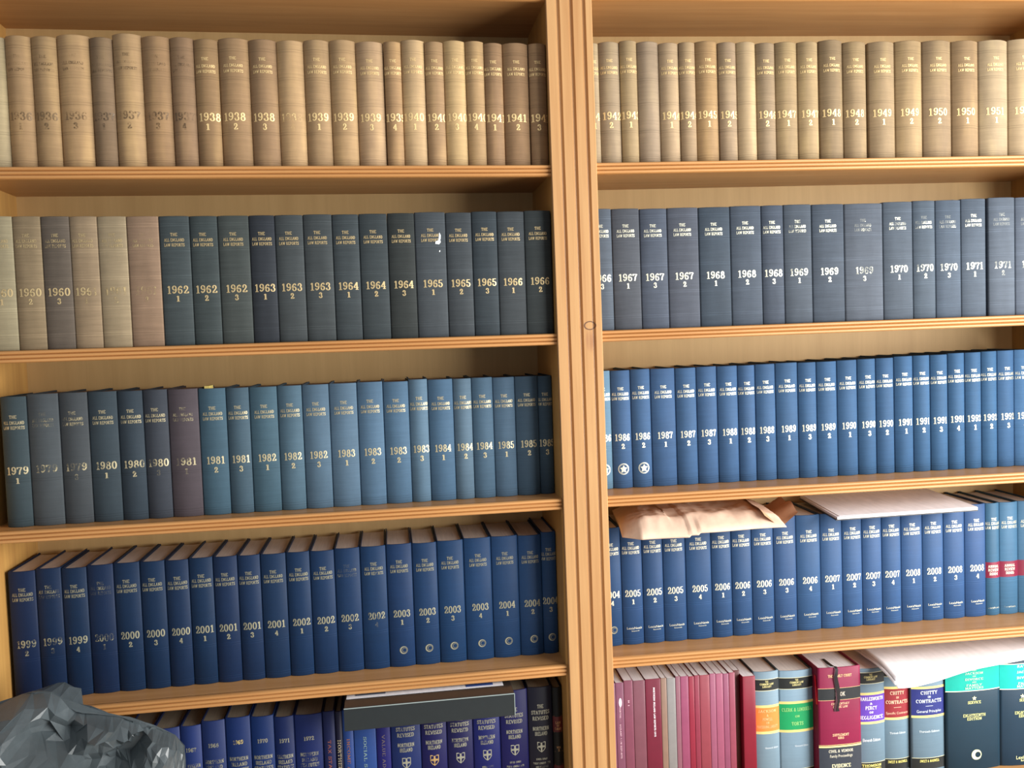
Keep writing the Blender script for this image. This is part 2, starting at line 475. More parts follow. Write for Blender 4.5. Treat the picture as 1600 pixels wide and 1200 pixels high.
class Spine:
    """outer profile of a rounded spine: y(x) = b*|x/hw|^p, then a short turn into the joint"""
    def __init__(self, w, b, p, n=16):
        self.hw = w/2; self.b = b; self.p = p
        self.pts = []
        for i in range(n+1):
            s = -1 + 2*i/n
            s = math.copysign(abs(s)**0.8, s)
            self.pts.append((s*self.hw, b*abs(s)**p))
        self.arc = [0.0]
        for a, c in zip(self.pts, self.pts[1:]):
            self.arc.append(self.arc[-1] + math.hypot(c[0]-a[0], c[1]-a[1]))
        self.half = self.arc[-1]/2
    def at(self, s, off=0.0004):
        t = s + self.half
        A = self.arc
        for i in range(len(A)-1):
            if t <= A[i+1] or i == len(A)-2:
                k = (t - A[i])/(A[i+1]-A[i])
                a, c = self.pts[i], self.pts[i+1]
                dx, dy = c[0]-a[0], c[1]-a[1]
                l = math.hypot(dx, dy)
                return (a[0]+dx*k + dy/l*off, a[1]+dy*k - dx/l*off)

class Lettering:
    def __init__(self, sp): self.sp = sp; self.V = []; self.F = []
    def quad(self, q, off=0.0004):
        lim = self.sp.half - 0.0006
        q = [(max(-lim, min(lim, x)), z) for x, z in q]
        if max(x for x, z in q) - min(x for x, z in q) < 1e-6: return
        n = len(self.V)
        for x, z in q:
            a = self.sp.at(x, off)
            self.V.append((a[0], a[1], z))
        self.F.append(tuple(range(n, n+len(q))))
    def line(self, text, zc, h, w=None, xc=0.0, bold=1.0, font=False):
        qs, tw = font_faces(text) if font else text_quads(text, bold)
        sx = (w/tw) if w else h
        for q in qs:
            self.quad([(xc - tw*sx/2 + p[0]*sx, zc - h/2 + p[1]*h) for p in q])
        return self
    def vline(self, text, xc, ztop, length, h, bold=1.0):
        """title running down the spine"""
        qs, tw = text_quads(text, bold)
        k = length/tw
        for q in qs:
            self.quad([(xc - h/2 + p[1]*h, ztop - p[0]*k) for p in q])
        return self
    def ring(self, xc, zc, r, t, n=24, sx=1.0):
        for i in range(n):
            a0, a1 = 2*math.pi*i/n, 2*math.pi*(i+1)/n
            self.quad([(xc+sx*math.cos(a0)*(r-t), zc+math.sin(a0)*(r-t)), (xc+sx*math.cos(a0)*r, zc+math.sin(a0)*r),
                       (xc+sx*math.cos(a1)*r, zc+math.sin(a1)*r), (xc+sx*math.cos(a1)*(r-t), zc+math.sin(a1)*(r-t))])
    def crescent(self, xc, zc, r, ri, dx, n=20):
        """disc of radius r with an off-centre round bite of radius ri"""
        for i in range(n):
            a0, a1 = 2*math.pi*i/n, 2*math.pi*(i+1)/n
            self.quad([(xc+dx+math.cos(a0)*ri, zc+math.sin(a0)*ri), (xc+math.cos(a0)*r, zc+math.sin(a0)*r),
                       (xc+math.cos(a1)*r, zc+math.sin(a1)*r), (xc+dx+math.cos(a1)*ri, zc+math.sin(a1)*ri)])
    def poly(self, pts): self.quad(pts)
    def build(self, name, root, color, mat=None):
        if not self.F: return None
        return mesh_obj(name, self.V, self.F, mat or M_FOIL, root, color)

def band(sp, root, name, z0, z1, color, off=0.00025, mat=None):
    V = []; Fc = []
    n = 14; lim = sp.half
    for i in range(n+1):
        a = sp.at(-lim + 2*lim*i/n, off)
        V += [(a[0], a[1], z0), (a[0], a[1], z1)]
    for i in range(n): Fc.append((2*i, 2*i+2, 2*i+3, 2*i+1))
    return mesh_obj(name, V, Fc, mat or M_LABEL, root, color, True)

# ------------------------------------------------------------------ a cased book
def book_body(root, w, h, depth, b, p, mat, rgb, page=(0.45, 0.36, 0.27), inset=0.0035, bt=0.0028, soft=False, board_rgb=None):
    w = w - 0.0007
    sp = Spine(w, b, p)
    hw = w/2
    # spine: outer curved skin, top and bottom caps, inner face
    V = []; Fc = []; sm = []
    prof = sp.pts + []
    prof = [(prof[0][0]+0.0004, b+0.006)] + prof + [(prof[-1][0]-0.0004, b+0.006)]
    n = len(prof); thick = 0.0022 if not soft else 0.0006
    levels = [(0.0, 0.0009), (0.0012, 0.0), (h-0.0012, 0.0), (h, 0.0009)]
    for z, ins in levels:
        for x, y in prof:
            V.append((x*(1-ins/hw), y+ins, z))
    for r in range(3):
        for i in range(n-1):
            Fc.append((r*n+i, r*n+i+1, r*n+n+i+1, r*n+n+i)); sm.append(True)
    inner = len(V)
    for z in (0.0, h):
        for x, y in prof:
            xx = max(-hw+thick, min(hw-thick, x))
            V.append((xx, max(y, 0)+thick, z))
    for i in range(n-1):
        Fc.append((3*n+i, 3*n+i+1, inner+n+i+1, inner+n+i)); sm.append(False)
        Fc.append((i+1, i, inner+i, inner+i+1)); sm.append(False)
        Fc.append((inner+i+1, inner+i, inner+n+i, inner+n+i+1)); sm.append(False)
    mesh_obj('spine', V, Fc, mat, root, rgb, sm)
    brgb = board_rgb or rgb
    for s in (-1, 1):
        xa, xb = (-hw, -hw+bt) if s < 0 else (hw-bt, hw)
        V, Fc = box(xa, xb, b+0.0062, depth, 0.0, h, bev=0.0005 if not soft else 0.0)
        mesh_obj('cover_board', V, Fc, mat if not soft else M_COVER, root, brgb)
    # page block, fore edge hollow, back rounded to the spine
    pts = []
    m = 8
    x1 = hw-bt-0.0002
    for i in range(m+1):
        s = -1+2*i/m
        pts.append((s*x1, thick+0.0008+b*abs(s)**p + (0.0 if soft else 0.0006)))
    for i in range(m+1):
        s = 1-2*i/m
        pts.append((s*x1, depth-0.0045-(0.0 if soft else 0.0045)*(1-s*s)))
    zb = 0.0004 if soft else inset
    V, Fc = prism(pts, zb, h-(0.0003 if soft else inset), 'z')
    mesh_obj('page_block', V, Fc, M_PAGES, root, page)
    return sp

GOLD1 = srgb(248, 216, 155); GOLD2 = srgb(205, 182, 135); PALE = srgb(228, 226, 205)
SILV = srgb(165, 162, 138)
def title3(sp, root, h, zf, hh, w, color, alpha, xo=0.0):
    t = Lettering(sp)
    t.line('THE', h*zf[0], hh, w*0.34, xo, .85)
    t.line('ALL ENGLAND', h*zf[1], hh, w*0.98, xo, .85)
    t.line('LAW REPORTS', h*zf[2], hh, w, xo, .85)
    t.build('title_lettering', root, (*color, alpha))
def year2(sp, root, h, year, vol, zy, hy, wy, zv, hv, color, a1, a2, xo=0.0, xv=None):
    if year:
        Lettering(sp).line(year, h*zy, hy, wy, xo, .92).build('year_lettering', root, (*color, a1))
    if vol:
        t = Lettering(sp); t.line(vol, h*zv, hv, hv*0.62, xo if xv is None else xv, 1.15)
        t.build('volume_lettering', root, (*color, a2))

def lexis(sp, root, h, z, color, alpha, xo=0.002):
    t = Lettering(sp)
    t.line('LexisNexis', z, 0.0052, 0.033, xo, font=True)
    t.line('Butterworths', z-0.0062, 0.0026, 0.017, xo+0.002, font=True)
    t.build('publisher_lettering', root, (*color, alpha))

ROWS = {
 'L1': [
  (-0.7089,-0.6618,0.2346,'1936 1',(0.359,0.286,0.172)),
  (-0.6618,-0.6175,0.2365,'1936 1b',(0.358,0.231,0.119)),
  (-0.6175,-0.5742,0.2361,'1936 2',(0.332,0.217,0.110)),
  (-0.5742,-0.5166,0.2398,'1936 3',(0.399,0.258,0.132)),
  (-0.5166,-0.4780,0.2358,'1937 1',(0.213,0.143,0.084)),
  (-0.4780,-0.4273,0.2433,'1937 2',(0.377,0.247,0.129)),
  (-0.4273,-0.3767,0.2396,'1937 3',(0.298,0.185,0.096)),
  (-0.3767,-0.3348,0.2383,'1937 4',(0.260,0.164,0.093)),
  (-0.3348,-0.2911,0.2359,'1938 1',(0.268,0.168,0.085)),
  (-0.2911,-0.2360,0.2385,'1938 2',(0.314,0.198,0.103)),
  (-0.2360,-0.1851,0.2371,'1938 3',(0.286,0.180,0.097)),
  (-0.1851,-0.1355,0.2360,'1938 4',(0.440,0.288,0.149)),
  (-0.1355,-0.0879,0.2378,'1939 1',(0.344,0.226,0.119)),
  (-0.0879,-0.0387,0.2386,'1939 2',(0.391,0.255,0.131)),
  (-0.0387,0.0147,0.2362,'1939 3',(0.396,0.263,0.150)),
  (0.0147,0.0476,0.2370,'1939 4',(0.322,0.200,0.102)),
  (0.0476,0.0927,0.2409,'1940 1',(0.461,0.316,0.171)),
  (0.0927,0.1290,0.2383,'1940 2',(0.316,0.201,0.106)),
  (0.1290,0.1713,0.2409,'1940 3',(0.483,0.331,0.162)),
  (0.1713,0.2077,0.2406,'1940 4',(0.351,0.228,0.114)),
  (0.2077,0.2439,0.2376,'1941 1',(0.269,0.165,0.088)),
  (0.2439,0.2960,0.2383,'1941 2',(0.260,0.158,0.083)),
  (0.2960,0.3374,0.2381,'1941 3',(0.260,0.158,0.083)),
 ],
 'R1': [
  (0.4136,0.4379,0.2364,'1942 1',(0.318,0.238,0.146)),
  (0.4379,0.4807,0.2387,'1942 2',(0.281,0.208,0.132)),
  (0.4807,0.5158,0.2411,'1943 1',(0.322,0.230,0.123)),
  (0.5158,0.5604,0.2390,'1943 2',(0.281,0.208,0.139)),
  (0.5604,0.6013,0.2365,'1944 1',(0.351,0.250,0.151)),
  (0.6013,0.6350,0.2376,'1944 2',(0.294,0.205,0.120)),
  (0.6350,0.6821,0.2396,'1945 1',(0.301,0.190,0.092)),
  (0.6821,0.7202,0.2373,'1945 2',(0.273,0.194,0.121)),
  (0.7202,0.7608,0.2378,'1946 1',(0.368,0.266,0.153)),
  (0.7608,0.8013,0.2358,'1946 2',(0.247,0.177,0.107)),
  (0.8013,0.8483,0.2375,'1947 1',(0.276,0.194,0.104)),
  (0.8483,0.8928,0.2379,'1947 2',(0.314,0.222,0.117)),
  (0.8948,0.9454,0.2410,'1948 1',(0.213,0.149,0.083)),
  (0.9454,0.9960,0.2376,'1948 2',(0.247,0.172,0.094)),
  (0.9999,1.0577,0.2374,'1949 1',(0.264,0.185,0.103)),
  (1.0577,1.1171,0.2392,'1949 2',(0.289,0.198,0.102)),
  (1.1171,1.1809,0.2394,'1950 2',(0.224,0.154,0.088)),
  (1.1809,1.2410,0.2389,'1950 1',(0.242,0.159,0.083)),
  (1.2410,1.3064,0.2400,'1951 1',(0.318,0.237,0.142)),
  (1.3064,1.3709,0.2417,'1951 2',(0.350,0.254,0.147)),
 ],
 'L2': [
  (-0.7140,-0.6654,0.2435,'1960 1',(0.304,0.262,0.167)),
  (-0.6654,-0.6172,0.2429,'1960 2',(0.241,0.181,0.108)),
  (-0.6172,-0.5679,0.2423,'1960 3',(0.116,0.094,0.074)),
  (-0.5679,-0.5198,0.2418,'1961 1',(0.268,0.197,0.123)),
  (-0.5198,-0.4687,0.2412,'1961 2',(0.297,0.233,0.146)),
  (-0.4687,-0.4116,0.2406,'1961 3',(0.260,0.174,0.115)),
  (-0.4116,-0.3571,0.2405,'1962 1',(0.051,0.065,0.069)),
  (-0.3571,-0.3068,0.2399,'1962 2',(0.044,0.057,0.059)),
  (-0.3068,-0.2496,0.2399,'1962 3',(0.052,0.062,0.060)),
  (-0.2496,-0.2023,0.2399,'1963 1',(0.027,0.032,0.040)),
  (-0.2023,-0.1499,0.2399,'1963 2',(0.048,0.057,0.061)),
  (-0.1499,-0.0960,0.2405,'1963 3',(0.046,0.055,0.059)),
  (-0.0960,-0.0457,0.2399,'1964 1',(0.041,0.052,0.058)),
  (-0.0457,0.0085,0.2405,'1964 2',(0.036,0.046,0.051)),
  (0.0085,0.0607,0.2411,'1964 3',(0.027,0.032,0.032)),
  (0.0607,0.1206,0.2423,'1965 1',(0.051,0.061,0.070)),
  (0.1206,0.1716,0.2411,'1965 2',(0.040,0.048,0.055)),
  (0.1716,0.2216,0.2424,'1965 3',(0.030,0.040,0.048)),
  (0.2216,0.2758,0.2419,'1966 1',(0.041,0.049,0.055)),
  (0.2758,0.3296,0.2431,'1966 2',(0.030,0.037,0.039)),
 ],
 'R2': [
  (0.4060,0.4527,0.2419,'1966 3',(0.069,0.086,0.111)),
  (0.4527,0.5097,0.2412,'1967 1',(0.064,0.071,0.086)),
  (0.5097,0.5661,0.2399,'1967 3',(0.058,0.071,0.098)),
  (0.5661,0.6309,0.2404,'1967 2',(0.064,0.073,0.095)),
  (0.6309,0.6969,0.2401,'1968 1',(0.040,0.055,0.075)),
  (0.6969,0.7624,0.2411,'1968 2',(0.052,0.067,0.091)),
  (0.7624,0.8093,0.2409,'1968 3',(0.047,0.060,0.084)),
  (0.8093,0.8689,0.2415,'1969 1',(0.055,0.069,0.090)),
  (0.8689,0.9384,0.2407,'1969 2',(0.048,0.062,0.084)),
  (0.9384,1.0220,0.2403,'1969 3',(0.072,0.086,0.110)),
  (1.0220,1.0872,0.2421,'1970 1',(0.057,0.073,0.096)),
  (1.0872,1.1369,0.2433,'1970 2',(0.056,0.075,0.100)),
  (1.1369,1.1934,0.2433,'1970 3',(0.057,0.077,0.107)),
  (1.1934,1.2488,0.2450,'1971 1',(0.058,0.076,0.103)),
  (1.2542,1.3140,0.2462,'1971 2',(0.071,0.088,0.115)),
  (1.3140,1.3777,0.2455,'1971 3',(0.072,0.089,0.120)),
 ],
 'L3': [
  (-0.7143,-0.6689,0.2444,'1979 1',(0.040,0.060,0.070)),
  (-0.6689,-0.6134,0.2475,'1979 ',(0.064,0.076,0.085)),
  (-0.6134,-0.5625,0.2475,'1979 3',(0.056,0.065,0.073)),
  (-0.5625,-0.5102,0.2473,'1980 1',(0.038,0.055,0.069)),
  (-0.5102,-0.4643,0.2465,'1980 2',(0.032,0.047,0.063)),
  (-0.4643,-0.4197,0.2470,'1980 3',(0.043,0.051,0.066)),
  (-0.4197,-0.3637,0.2461,'1981 1',(0.073,0.060,0.070)),
  (-0.3637,-0.3125,0.2451,'1981 2',(0.049,0.097,0.136)),
  (-0.3125,-0.2694,0.2444,'1981 3',(0.052,0.091,0.124)),
  (-0.2694,-0.2166,0.2441,'1982 1',(0.053,0.104,0.142)),
  (-0.2166,-0.1696,0.2444,'1982 2',(0.065,0.118,0.163)),
  (-0.1696,-0.1178,0.2445,'1982 3',(0.075,0.129,0.186)),
  (-0.1178,-0.0637,0.2449,'1983 1',(0.084,0.143,0.209)),
  (-0.0637,-0.0129,0.2453,'1983 2',(0.071,0.132,0.206)),
  (-0.0129,0.0378,0.2440,'1983 2',(0.063,0.122,0.194)),
  (0.0378,0.0758,0.2468,'1983 3',(0.086,0.150,0.216)),
  (0.0758,0.1266,0.2451,'1984 1',(0.056,0.113,0.185)),
  (0.1266,0.1643,0.2447,'1984 2',(0.085,0.140,0.195)),
  (0.1643,0.2076,0.2453,'1984 3',(0.061,0.114,0.173)),
  (0.2076,0.2528,0.2442,'1985 1',(0.065,0.116,0.177)),
  (0.2528,0.3013,0.2443,'1985 2',(0.042,0.076,0.115)),
  (0.3013,0.3444,0.2438,'1985 3',(0.040,0.073,0.110)),
 ],
 'R3': [
  (0.4136,0.4537,0.2484,'1986 1',(0.097,0.182,0.264)),
  (0.4537,0.4959,0.2480,'1986 2',(0.036,0.084,0.180)),
  (0.4959,0.5386,0.2489,'1986 2',(0.035,0.083,0.176)),
  (0.5386,0.5920,0.2482,'1987 1',(0.035,0.082,0.177)),
  (0.5920,0.6379,0.2475,'1987 2',(0.034,0.083,0.176)),
  (0.6379,0.6827,0.2483,'1987 3',(0.034,0.081,0.173)),
  (0.6827,0.7283,0.2478,'1988 1',(0.034,0.083,0.176)),
  (0.7283,0.7665,0.2474,'1988 2',(0.034,0.082,0.174)),
  (0.7665,0.8111,0.2484,'1988 3',(0.032,0.080,0.168)),
  (0.8111,0.8607,0.2492,'1989 1',(0.031,0.079,0.164)),
  (0.8607,0.9026,0.2482,'1989 3',(0.029,0.077,0.163)),
  (0.9026,0.9483,0.2483,'1989 2',(0.030,0.081,0.171)),
  (0.9483,0.9941,0.2494,'1990 1',(0.029,0.078,0.165)),
  (0.9941,1.0361,0.2501,'1990 3',(0.028,0.077,0.161)),
  (1.0361,1.0774,0.2505,'1990 2',(0.027,0.074,0.157)),
  (1.0774,1.1211,0.2525,'1991 1',(0.026,0.076,0.162)),
  (1.1211,1.1602,0.2528,'1991 2',(0.028,0.080,0.166)),
  (1.1602,1.2009,0.2527,'1991 3',(0.026,0.076,0.158)),
  (1.2009,1.2403,0.2546,'1991 4',(0.025,0.076,0.160)),
  (1.2403,1.2788,0.2546,'1992 1',(0.028,0.080,0.165)),
  (1.2788,1.3158,0.2555,'1992 2',(0.031,0.090,0.184)),
  (1.3158,1.3556,0.2558,'1992 3',(0.038,0.097,0.200)),
  (1.3556,1.3964,0.2561,'1992 4',(0.055,0.137,0.274)),
 ],
 'L4': [
  (-0.7298,-0.6808,0.2491,'1999 2',(0.004,0.016,0.058)),
  (-0.6808,-0.6349,0.2516,'1999 3',(0.004,0.018,0.057)),
  (-0.6349,-0.5889,0.2490,'1999 4',(0.004,0.020,0.059)),
  (-0.5889,-0.5405,0.2517,'2000 1',(0.005,0.019,0.061)),
  (-0.5405,-0.4923,0.2522,'2000 2',(0.004,0.021,0.062)),
  (-0.4923,-0.4458,0.2515,'2000 3',(0.004,0.021,0.062)),
  (-0.4458,-0.4015,0.2507,'2000 4',(0.005,0.021,0.063)),
  (-0.4015,-0.3561,0.2521,'2001 1',(0.004,0.022,0.064)),
  (-0.3561,-0.3098,0.2513,'2001 2',(0.005,0.020,0.064)),
  (-0.3098,-0.2662,0.2506,'2001 3',(0.005,0.022,0.068)),
  (-0.2662,-0.2167,0.2501,'2001 4',(0.005,0.024,0.070)),
  (-0.2167,-0.1704,0.2504,'2002 1',(0.004,0.024,0.074)),
  (-0.1704,-0.1225,0.2496,'2002 2',(0.005,0.026,0.080)),
  (-0.1225,-0.0719,0.2513,'2002 3',(0.005,0.027,0.084)),
  (-0.0719,-0.0200,0.2516,'2002 4',(0.005,0.029,0.088)),
  (-0.0200,0.0321,0.2526,'2003 1',(0.006,0.029,0.092)),
  (0.0321,0.0826,0.2515,'2003 2',(0.006,0.031,0.093)),
  (0.0826,0.1370,0.2527,'2003 3',(0.006,0.035,0.103)),
  (0.1370,0.1940,0.2542,'2003 4',(0.007,0.038,0.112)),
  (0.1940,0.2499,0.2543,'2004 1',(0.010,0.042,0.119)),
  (0.2499,0.2993,0.2524,'2004 2',(0.011,0.045,0.128)),
  (0.2993,0.3499,0.2567,'2004 3',(0.012,0.049,0.138)),
 ],
 'R4': [
  (0.4137,0.4613,0.2515,'2004 4',(0.013,0.048,0.131)),
  (0.4613,0.5069,0.2515,'2005 1',(0.015,0.051,0.139)),
  (0.5069,0.5517,0.2515,'2005 2',(0.016,0.052,0.138)),
  (0.5517,0.6010,0.2515,'2005 3',(0.017,0.055,0.143)),
  (0.6010,0.6573,0.2515,'2005 4',(0.015,0.054,0.143)),
  (0.6573,0.7020,0.2515,'2006 1',(0.017,0.055,0.141)),
  (0.7020,0.7469,0.2515,'2006 2',(0.018,0.057,0.145)),
  (0.7469,0.7961,0.2515,'2006 3',(0.021,0.063,0.157)),
  (0.7961,0.8470,0.2515,'2006 3',(0.023,0.065,0.163)),
  (0.8470,0.9015,0.2515,'2006 4',(0.023,0.071,0.170)),
  (0.9015,0.9512,0.2515,'2007 1',(0.028,0.077,0.184)),
  (0.9512,0.9968,0.2515,'2007 2',(0.026,0.074,0.181)),
  (0.9968,1.0424,0.2515,'2007 3',(0.025,0.071,0.177)),
  (1.0424,1.0871,0.2515,'2007 4',(0.024,0.071,0.177)),
  (1.0871,1.1368,0.2515,'2008 1',(0.022,0.067,0.172)),
  (1.1368,1.1862,0.2515,'2008 2',(0.022,0.068,0.172)),
  (1.1862,1.2362,0.2515,'2008 3',(0.021,0.066,0.172)),
  (1.2362,1.2865,0.2515,'2008 4',(0.022,0.067,0.179)),
  (1.2865,1.3195,0.2515,'AR 1',(0.033,0.103,0.184)),
  (1.3195,1.3637,0.2515,'AR 2',(0.050,0.138,0.243)),
  (1.3637,1.4132,0.2515,'AR 3',(0.050,0.138,0.243)),
 ],
 'L5': [
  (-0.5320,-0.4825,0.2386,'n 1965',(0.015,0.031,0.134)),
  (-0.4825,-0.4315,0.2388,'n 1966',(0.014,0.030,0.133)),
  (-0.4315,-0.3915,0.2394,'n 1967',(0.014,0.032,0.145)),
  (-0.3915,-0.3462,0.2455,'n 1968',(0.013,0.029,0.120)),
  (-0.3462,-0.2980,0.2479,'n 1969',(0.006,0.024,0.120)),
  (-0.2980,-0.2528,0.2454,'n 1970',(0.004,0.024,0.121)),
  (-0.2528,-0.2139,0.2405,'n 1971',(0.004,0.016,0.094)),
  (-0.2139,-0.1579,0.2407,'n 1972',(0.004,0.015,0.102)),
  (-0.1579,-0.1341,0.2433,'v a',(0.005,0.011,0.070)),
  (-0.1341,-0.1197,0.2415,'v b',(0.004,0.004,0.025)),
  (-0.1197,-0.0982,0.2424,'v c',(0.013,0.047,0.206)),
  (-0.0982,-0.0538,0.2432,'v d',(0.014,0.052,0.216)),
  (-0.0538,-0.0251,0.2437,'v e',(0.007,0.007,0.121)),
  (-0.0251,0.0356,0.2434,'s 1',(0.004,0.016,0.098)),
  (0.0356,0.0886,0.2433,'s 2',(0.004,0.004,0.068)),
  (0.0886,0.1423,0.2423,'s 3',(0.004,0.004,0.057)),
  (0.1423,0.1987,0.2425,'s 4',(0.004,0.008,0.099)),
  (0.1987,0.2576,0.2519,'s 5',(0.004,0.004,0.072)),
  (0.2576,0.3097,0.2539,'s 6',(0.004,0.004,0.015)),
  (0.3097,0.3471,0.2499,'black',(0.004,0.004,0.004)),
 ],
 'R5': [
  (0.4162,0.4338,0.2550,'p',(0.201,0.071,0.121)),
  (0.4338,0.4513,0.2550,'p',(0.203,0.070,0.121)),
  (0.4513,0.4710,0.2582,'p',(0.200,0.055,0.092)),
  (0.4710,0.4968,0.2564,'p',(0.184,0.063,0.088)),
  (0.4968,0.5302,0.2574,'p',(0.153,0.010,0.031)),
  (0.5302,0.5429,0.2574,'p',(0.259,0.161,0.119)),
  (0.5429,0.5617,0.2561,'p',(0.241,0.229,0.225)),
  (0.5617,0.5720,0.2587,'p',(0.240,0.096,0.129)),
  (0.5720,0.5896,0.2576,'p',(0.272,0.059,0.125)),
  (0.5896,0.6020,0.2564,'p',(0.251,0.015,0.039)),
  (0.6020,0.6133,0.2575,'p',(0.239,0.029,0.057)),
  (0.6133,0.6351,0.2569,'p',(0.258,0.044,0.064)),
  (0.6351,0.6482,0.2586,'p',(0.288,0.082,0.145)),
  (0.6482,0.6642,0.2575,'p',(0.309,0.079,0.143)),
  (0.6642,0.6767,0.2564,'p',(0.250,0.064,0.125)),
  (0.6767,0.6902,0.2577,'p',(0.272,0.054,0.090)),
  (0.6902,0.7048,0.2566,'p',(0.080,0.004,0.004)),
  (0.7048,0.7327,0.2486,'p',(0.205,0.004,0.021)),
  (0.7327,0.7890,0.2516,'orange',(0.165,0.247,0.311)),
  (0.7890,0.8645,0.2492,'green',(0.187,0.289,0.375)),
  (0.8645,0.9588,0.2583,'red',(0.207,0.004,0.043)),
  (0.9588,1.0251,0.2404,'purple',(0.130,0.205,0.268)),
  (1.0251,1.0846,0.2383,'chittyred',(0.130,0.208,0.271)),
  (1.0846,1.1606,0.2386,'chittyblue',(0.120,0.193,0.256)),
  (1.1606,1.2863,0.2407,'teal1',(0.004,0.027,0.050)),
  (1.2863,1.4003,0.2343,'teal2',(0.004,0.026,0.053)),
 ],
}


YF = {'L1': lambda x: .012, 'L2': lambda x: .010, 'L3': lambda x: .046+.024*x, 'L4': lambda x: .060+.01*x,
      'R1': lambda x: .012, 'R2': lambda x: .010, 'R3': lambda x: .070, 'R4': lambda x: .052+.016*x,
      'L5': lambda x: .045, 'R5': lambda x: .03}
SHELFNAME = {'1': 'top', '2': 'second', '3': 'third', '4': 'fourth', '5': 'lowest'}
rnd = random.Random(5)

# what is left of the gold: (title, year) survival per book, keyed by row and index
WEAR = {('L1', 0): (0, 0), ('L1', 11): (0.0, .35), ('R1', 3): (0, 0), ('R1', 8): (0, .1),
        ('L2', 0): (.55, .7), ('L2', 1): (.62, .75), ('L2', 2): (.6, .75), ('L2', 3): (.58, .56), ('L2', 4): (.62, .55), ('L2', 5): (.5, .52),
        ('L3', 0): (.75, .75), ('L3', 1): (.42, .45), ('L3', 2): (.5, .45), ('L3', 3): (.75, .6), ('L3', 4): (.75, .6), ('L3', 5): (.65, .6), ('L3', 6): (.5, .52),
        ('R2', 7): (.6, .7), ('R2', 9): (.35, .5), ('R2', 10): (.5, .65), ('R2', 11): (.5, .6), ('R2', 12): (.35, .55), ('R2', 13): (.6, .7), ('R2', 14): (.3, .5), ('R2', 15): (.4, .5),
        ('L4', 0): (.7, .6), ('L4', 1): (.5, .5), ('L4', 3): (.3, .5), ('L4', 13): (.45, .7), ('L4', 14): (.7, .55)}
SEEN = {}
def vname(key, i, it):
    """words that single a dated volume out"""
    return it

TWINS = {('L3', 13): 'the first of the two volumes stamped 1983 2', ('L3', 14): 'the second of the two volumes stamped 1983 2',
         ('R3', 1): 'beside the pale blue volume', ('R3', 2): 'beside the volume stamped 1987 1',
         ('R4', 7): 'the first of the two so stamped', ('R4', 8): 'the second of the two so stamped, beside 2006 4'}

ORD = ['', 'first', 'second', 'third', 'fourth', 'fifth', 'sixth', 'seventh', 'eighth', 'ninth', 'tenth', 'eleventh', 'twelfth', 'thirteenth', 'fourteenth', 'fifteenth', 'sixteenth', 'seventeenth', 'eighteenth', 'nineteenth', 'twentieth', 'twenty-first', 'twenty-second', 'twenty-third', 'twenty-fourth']

def shade_word(key, i, rgb):
    if key == 'L1' or key == 'R1':
        return {('L1', 0): 'greenish tan', ('L1', 4): 'grey-brown', ('R1', 3): 'mauve-grey', ('R1', 6): 'orange-tan'}.get((key, i), 'faded tan')
    if key == 'L2': return ('greenish tan' if i == 0 else 'dark grey' if i == 2 else 'faded brown') if i < 6 else 'dark slate'
    if key == 'R2': return 'slate blue'
    if key == 'L3': return 'slate grey' if i < 6 else 'mauve-grey' if i == 6 else 'teal blue'
    if key == 'R3': return 'pale blue' if i == 0 else 'blue'
    if key == 'L4': return 'navy'
    return 'royal blue'

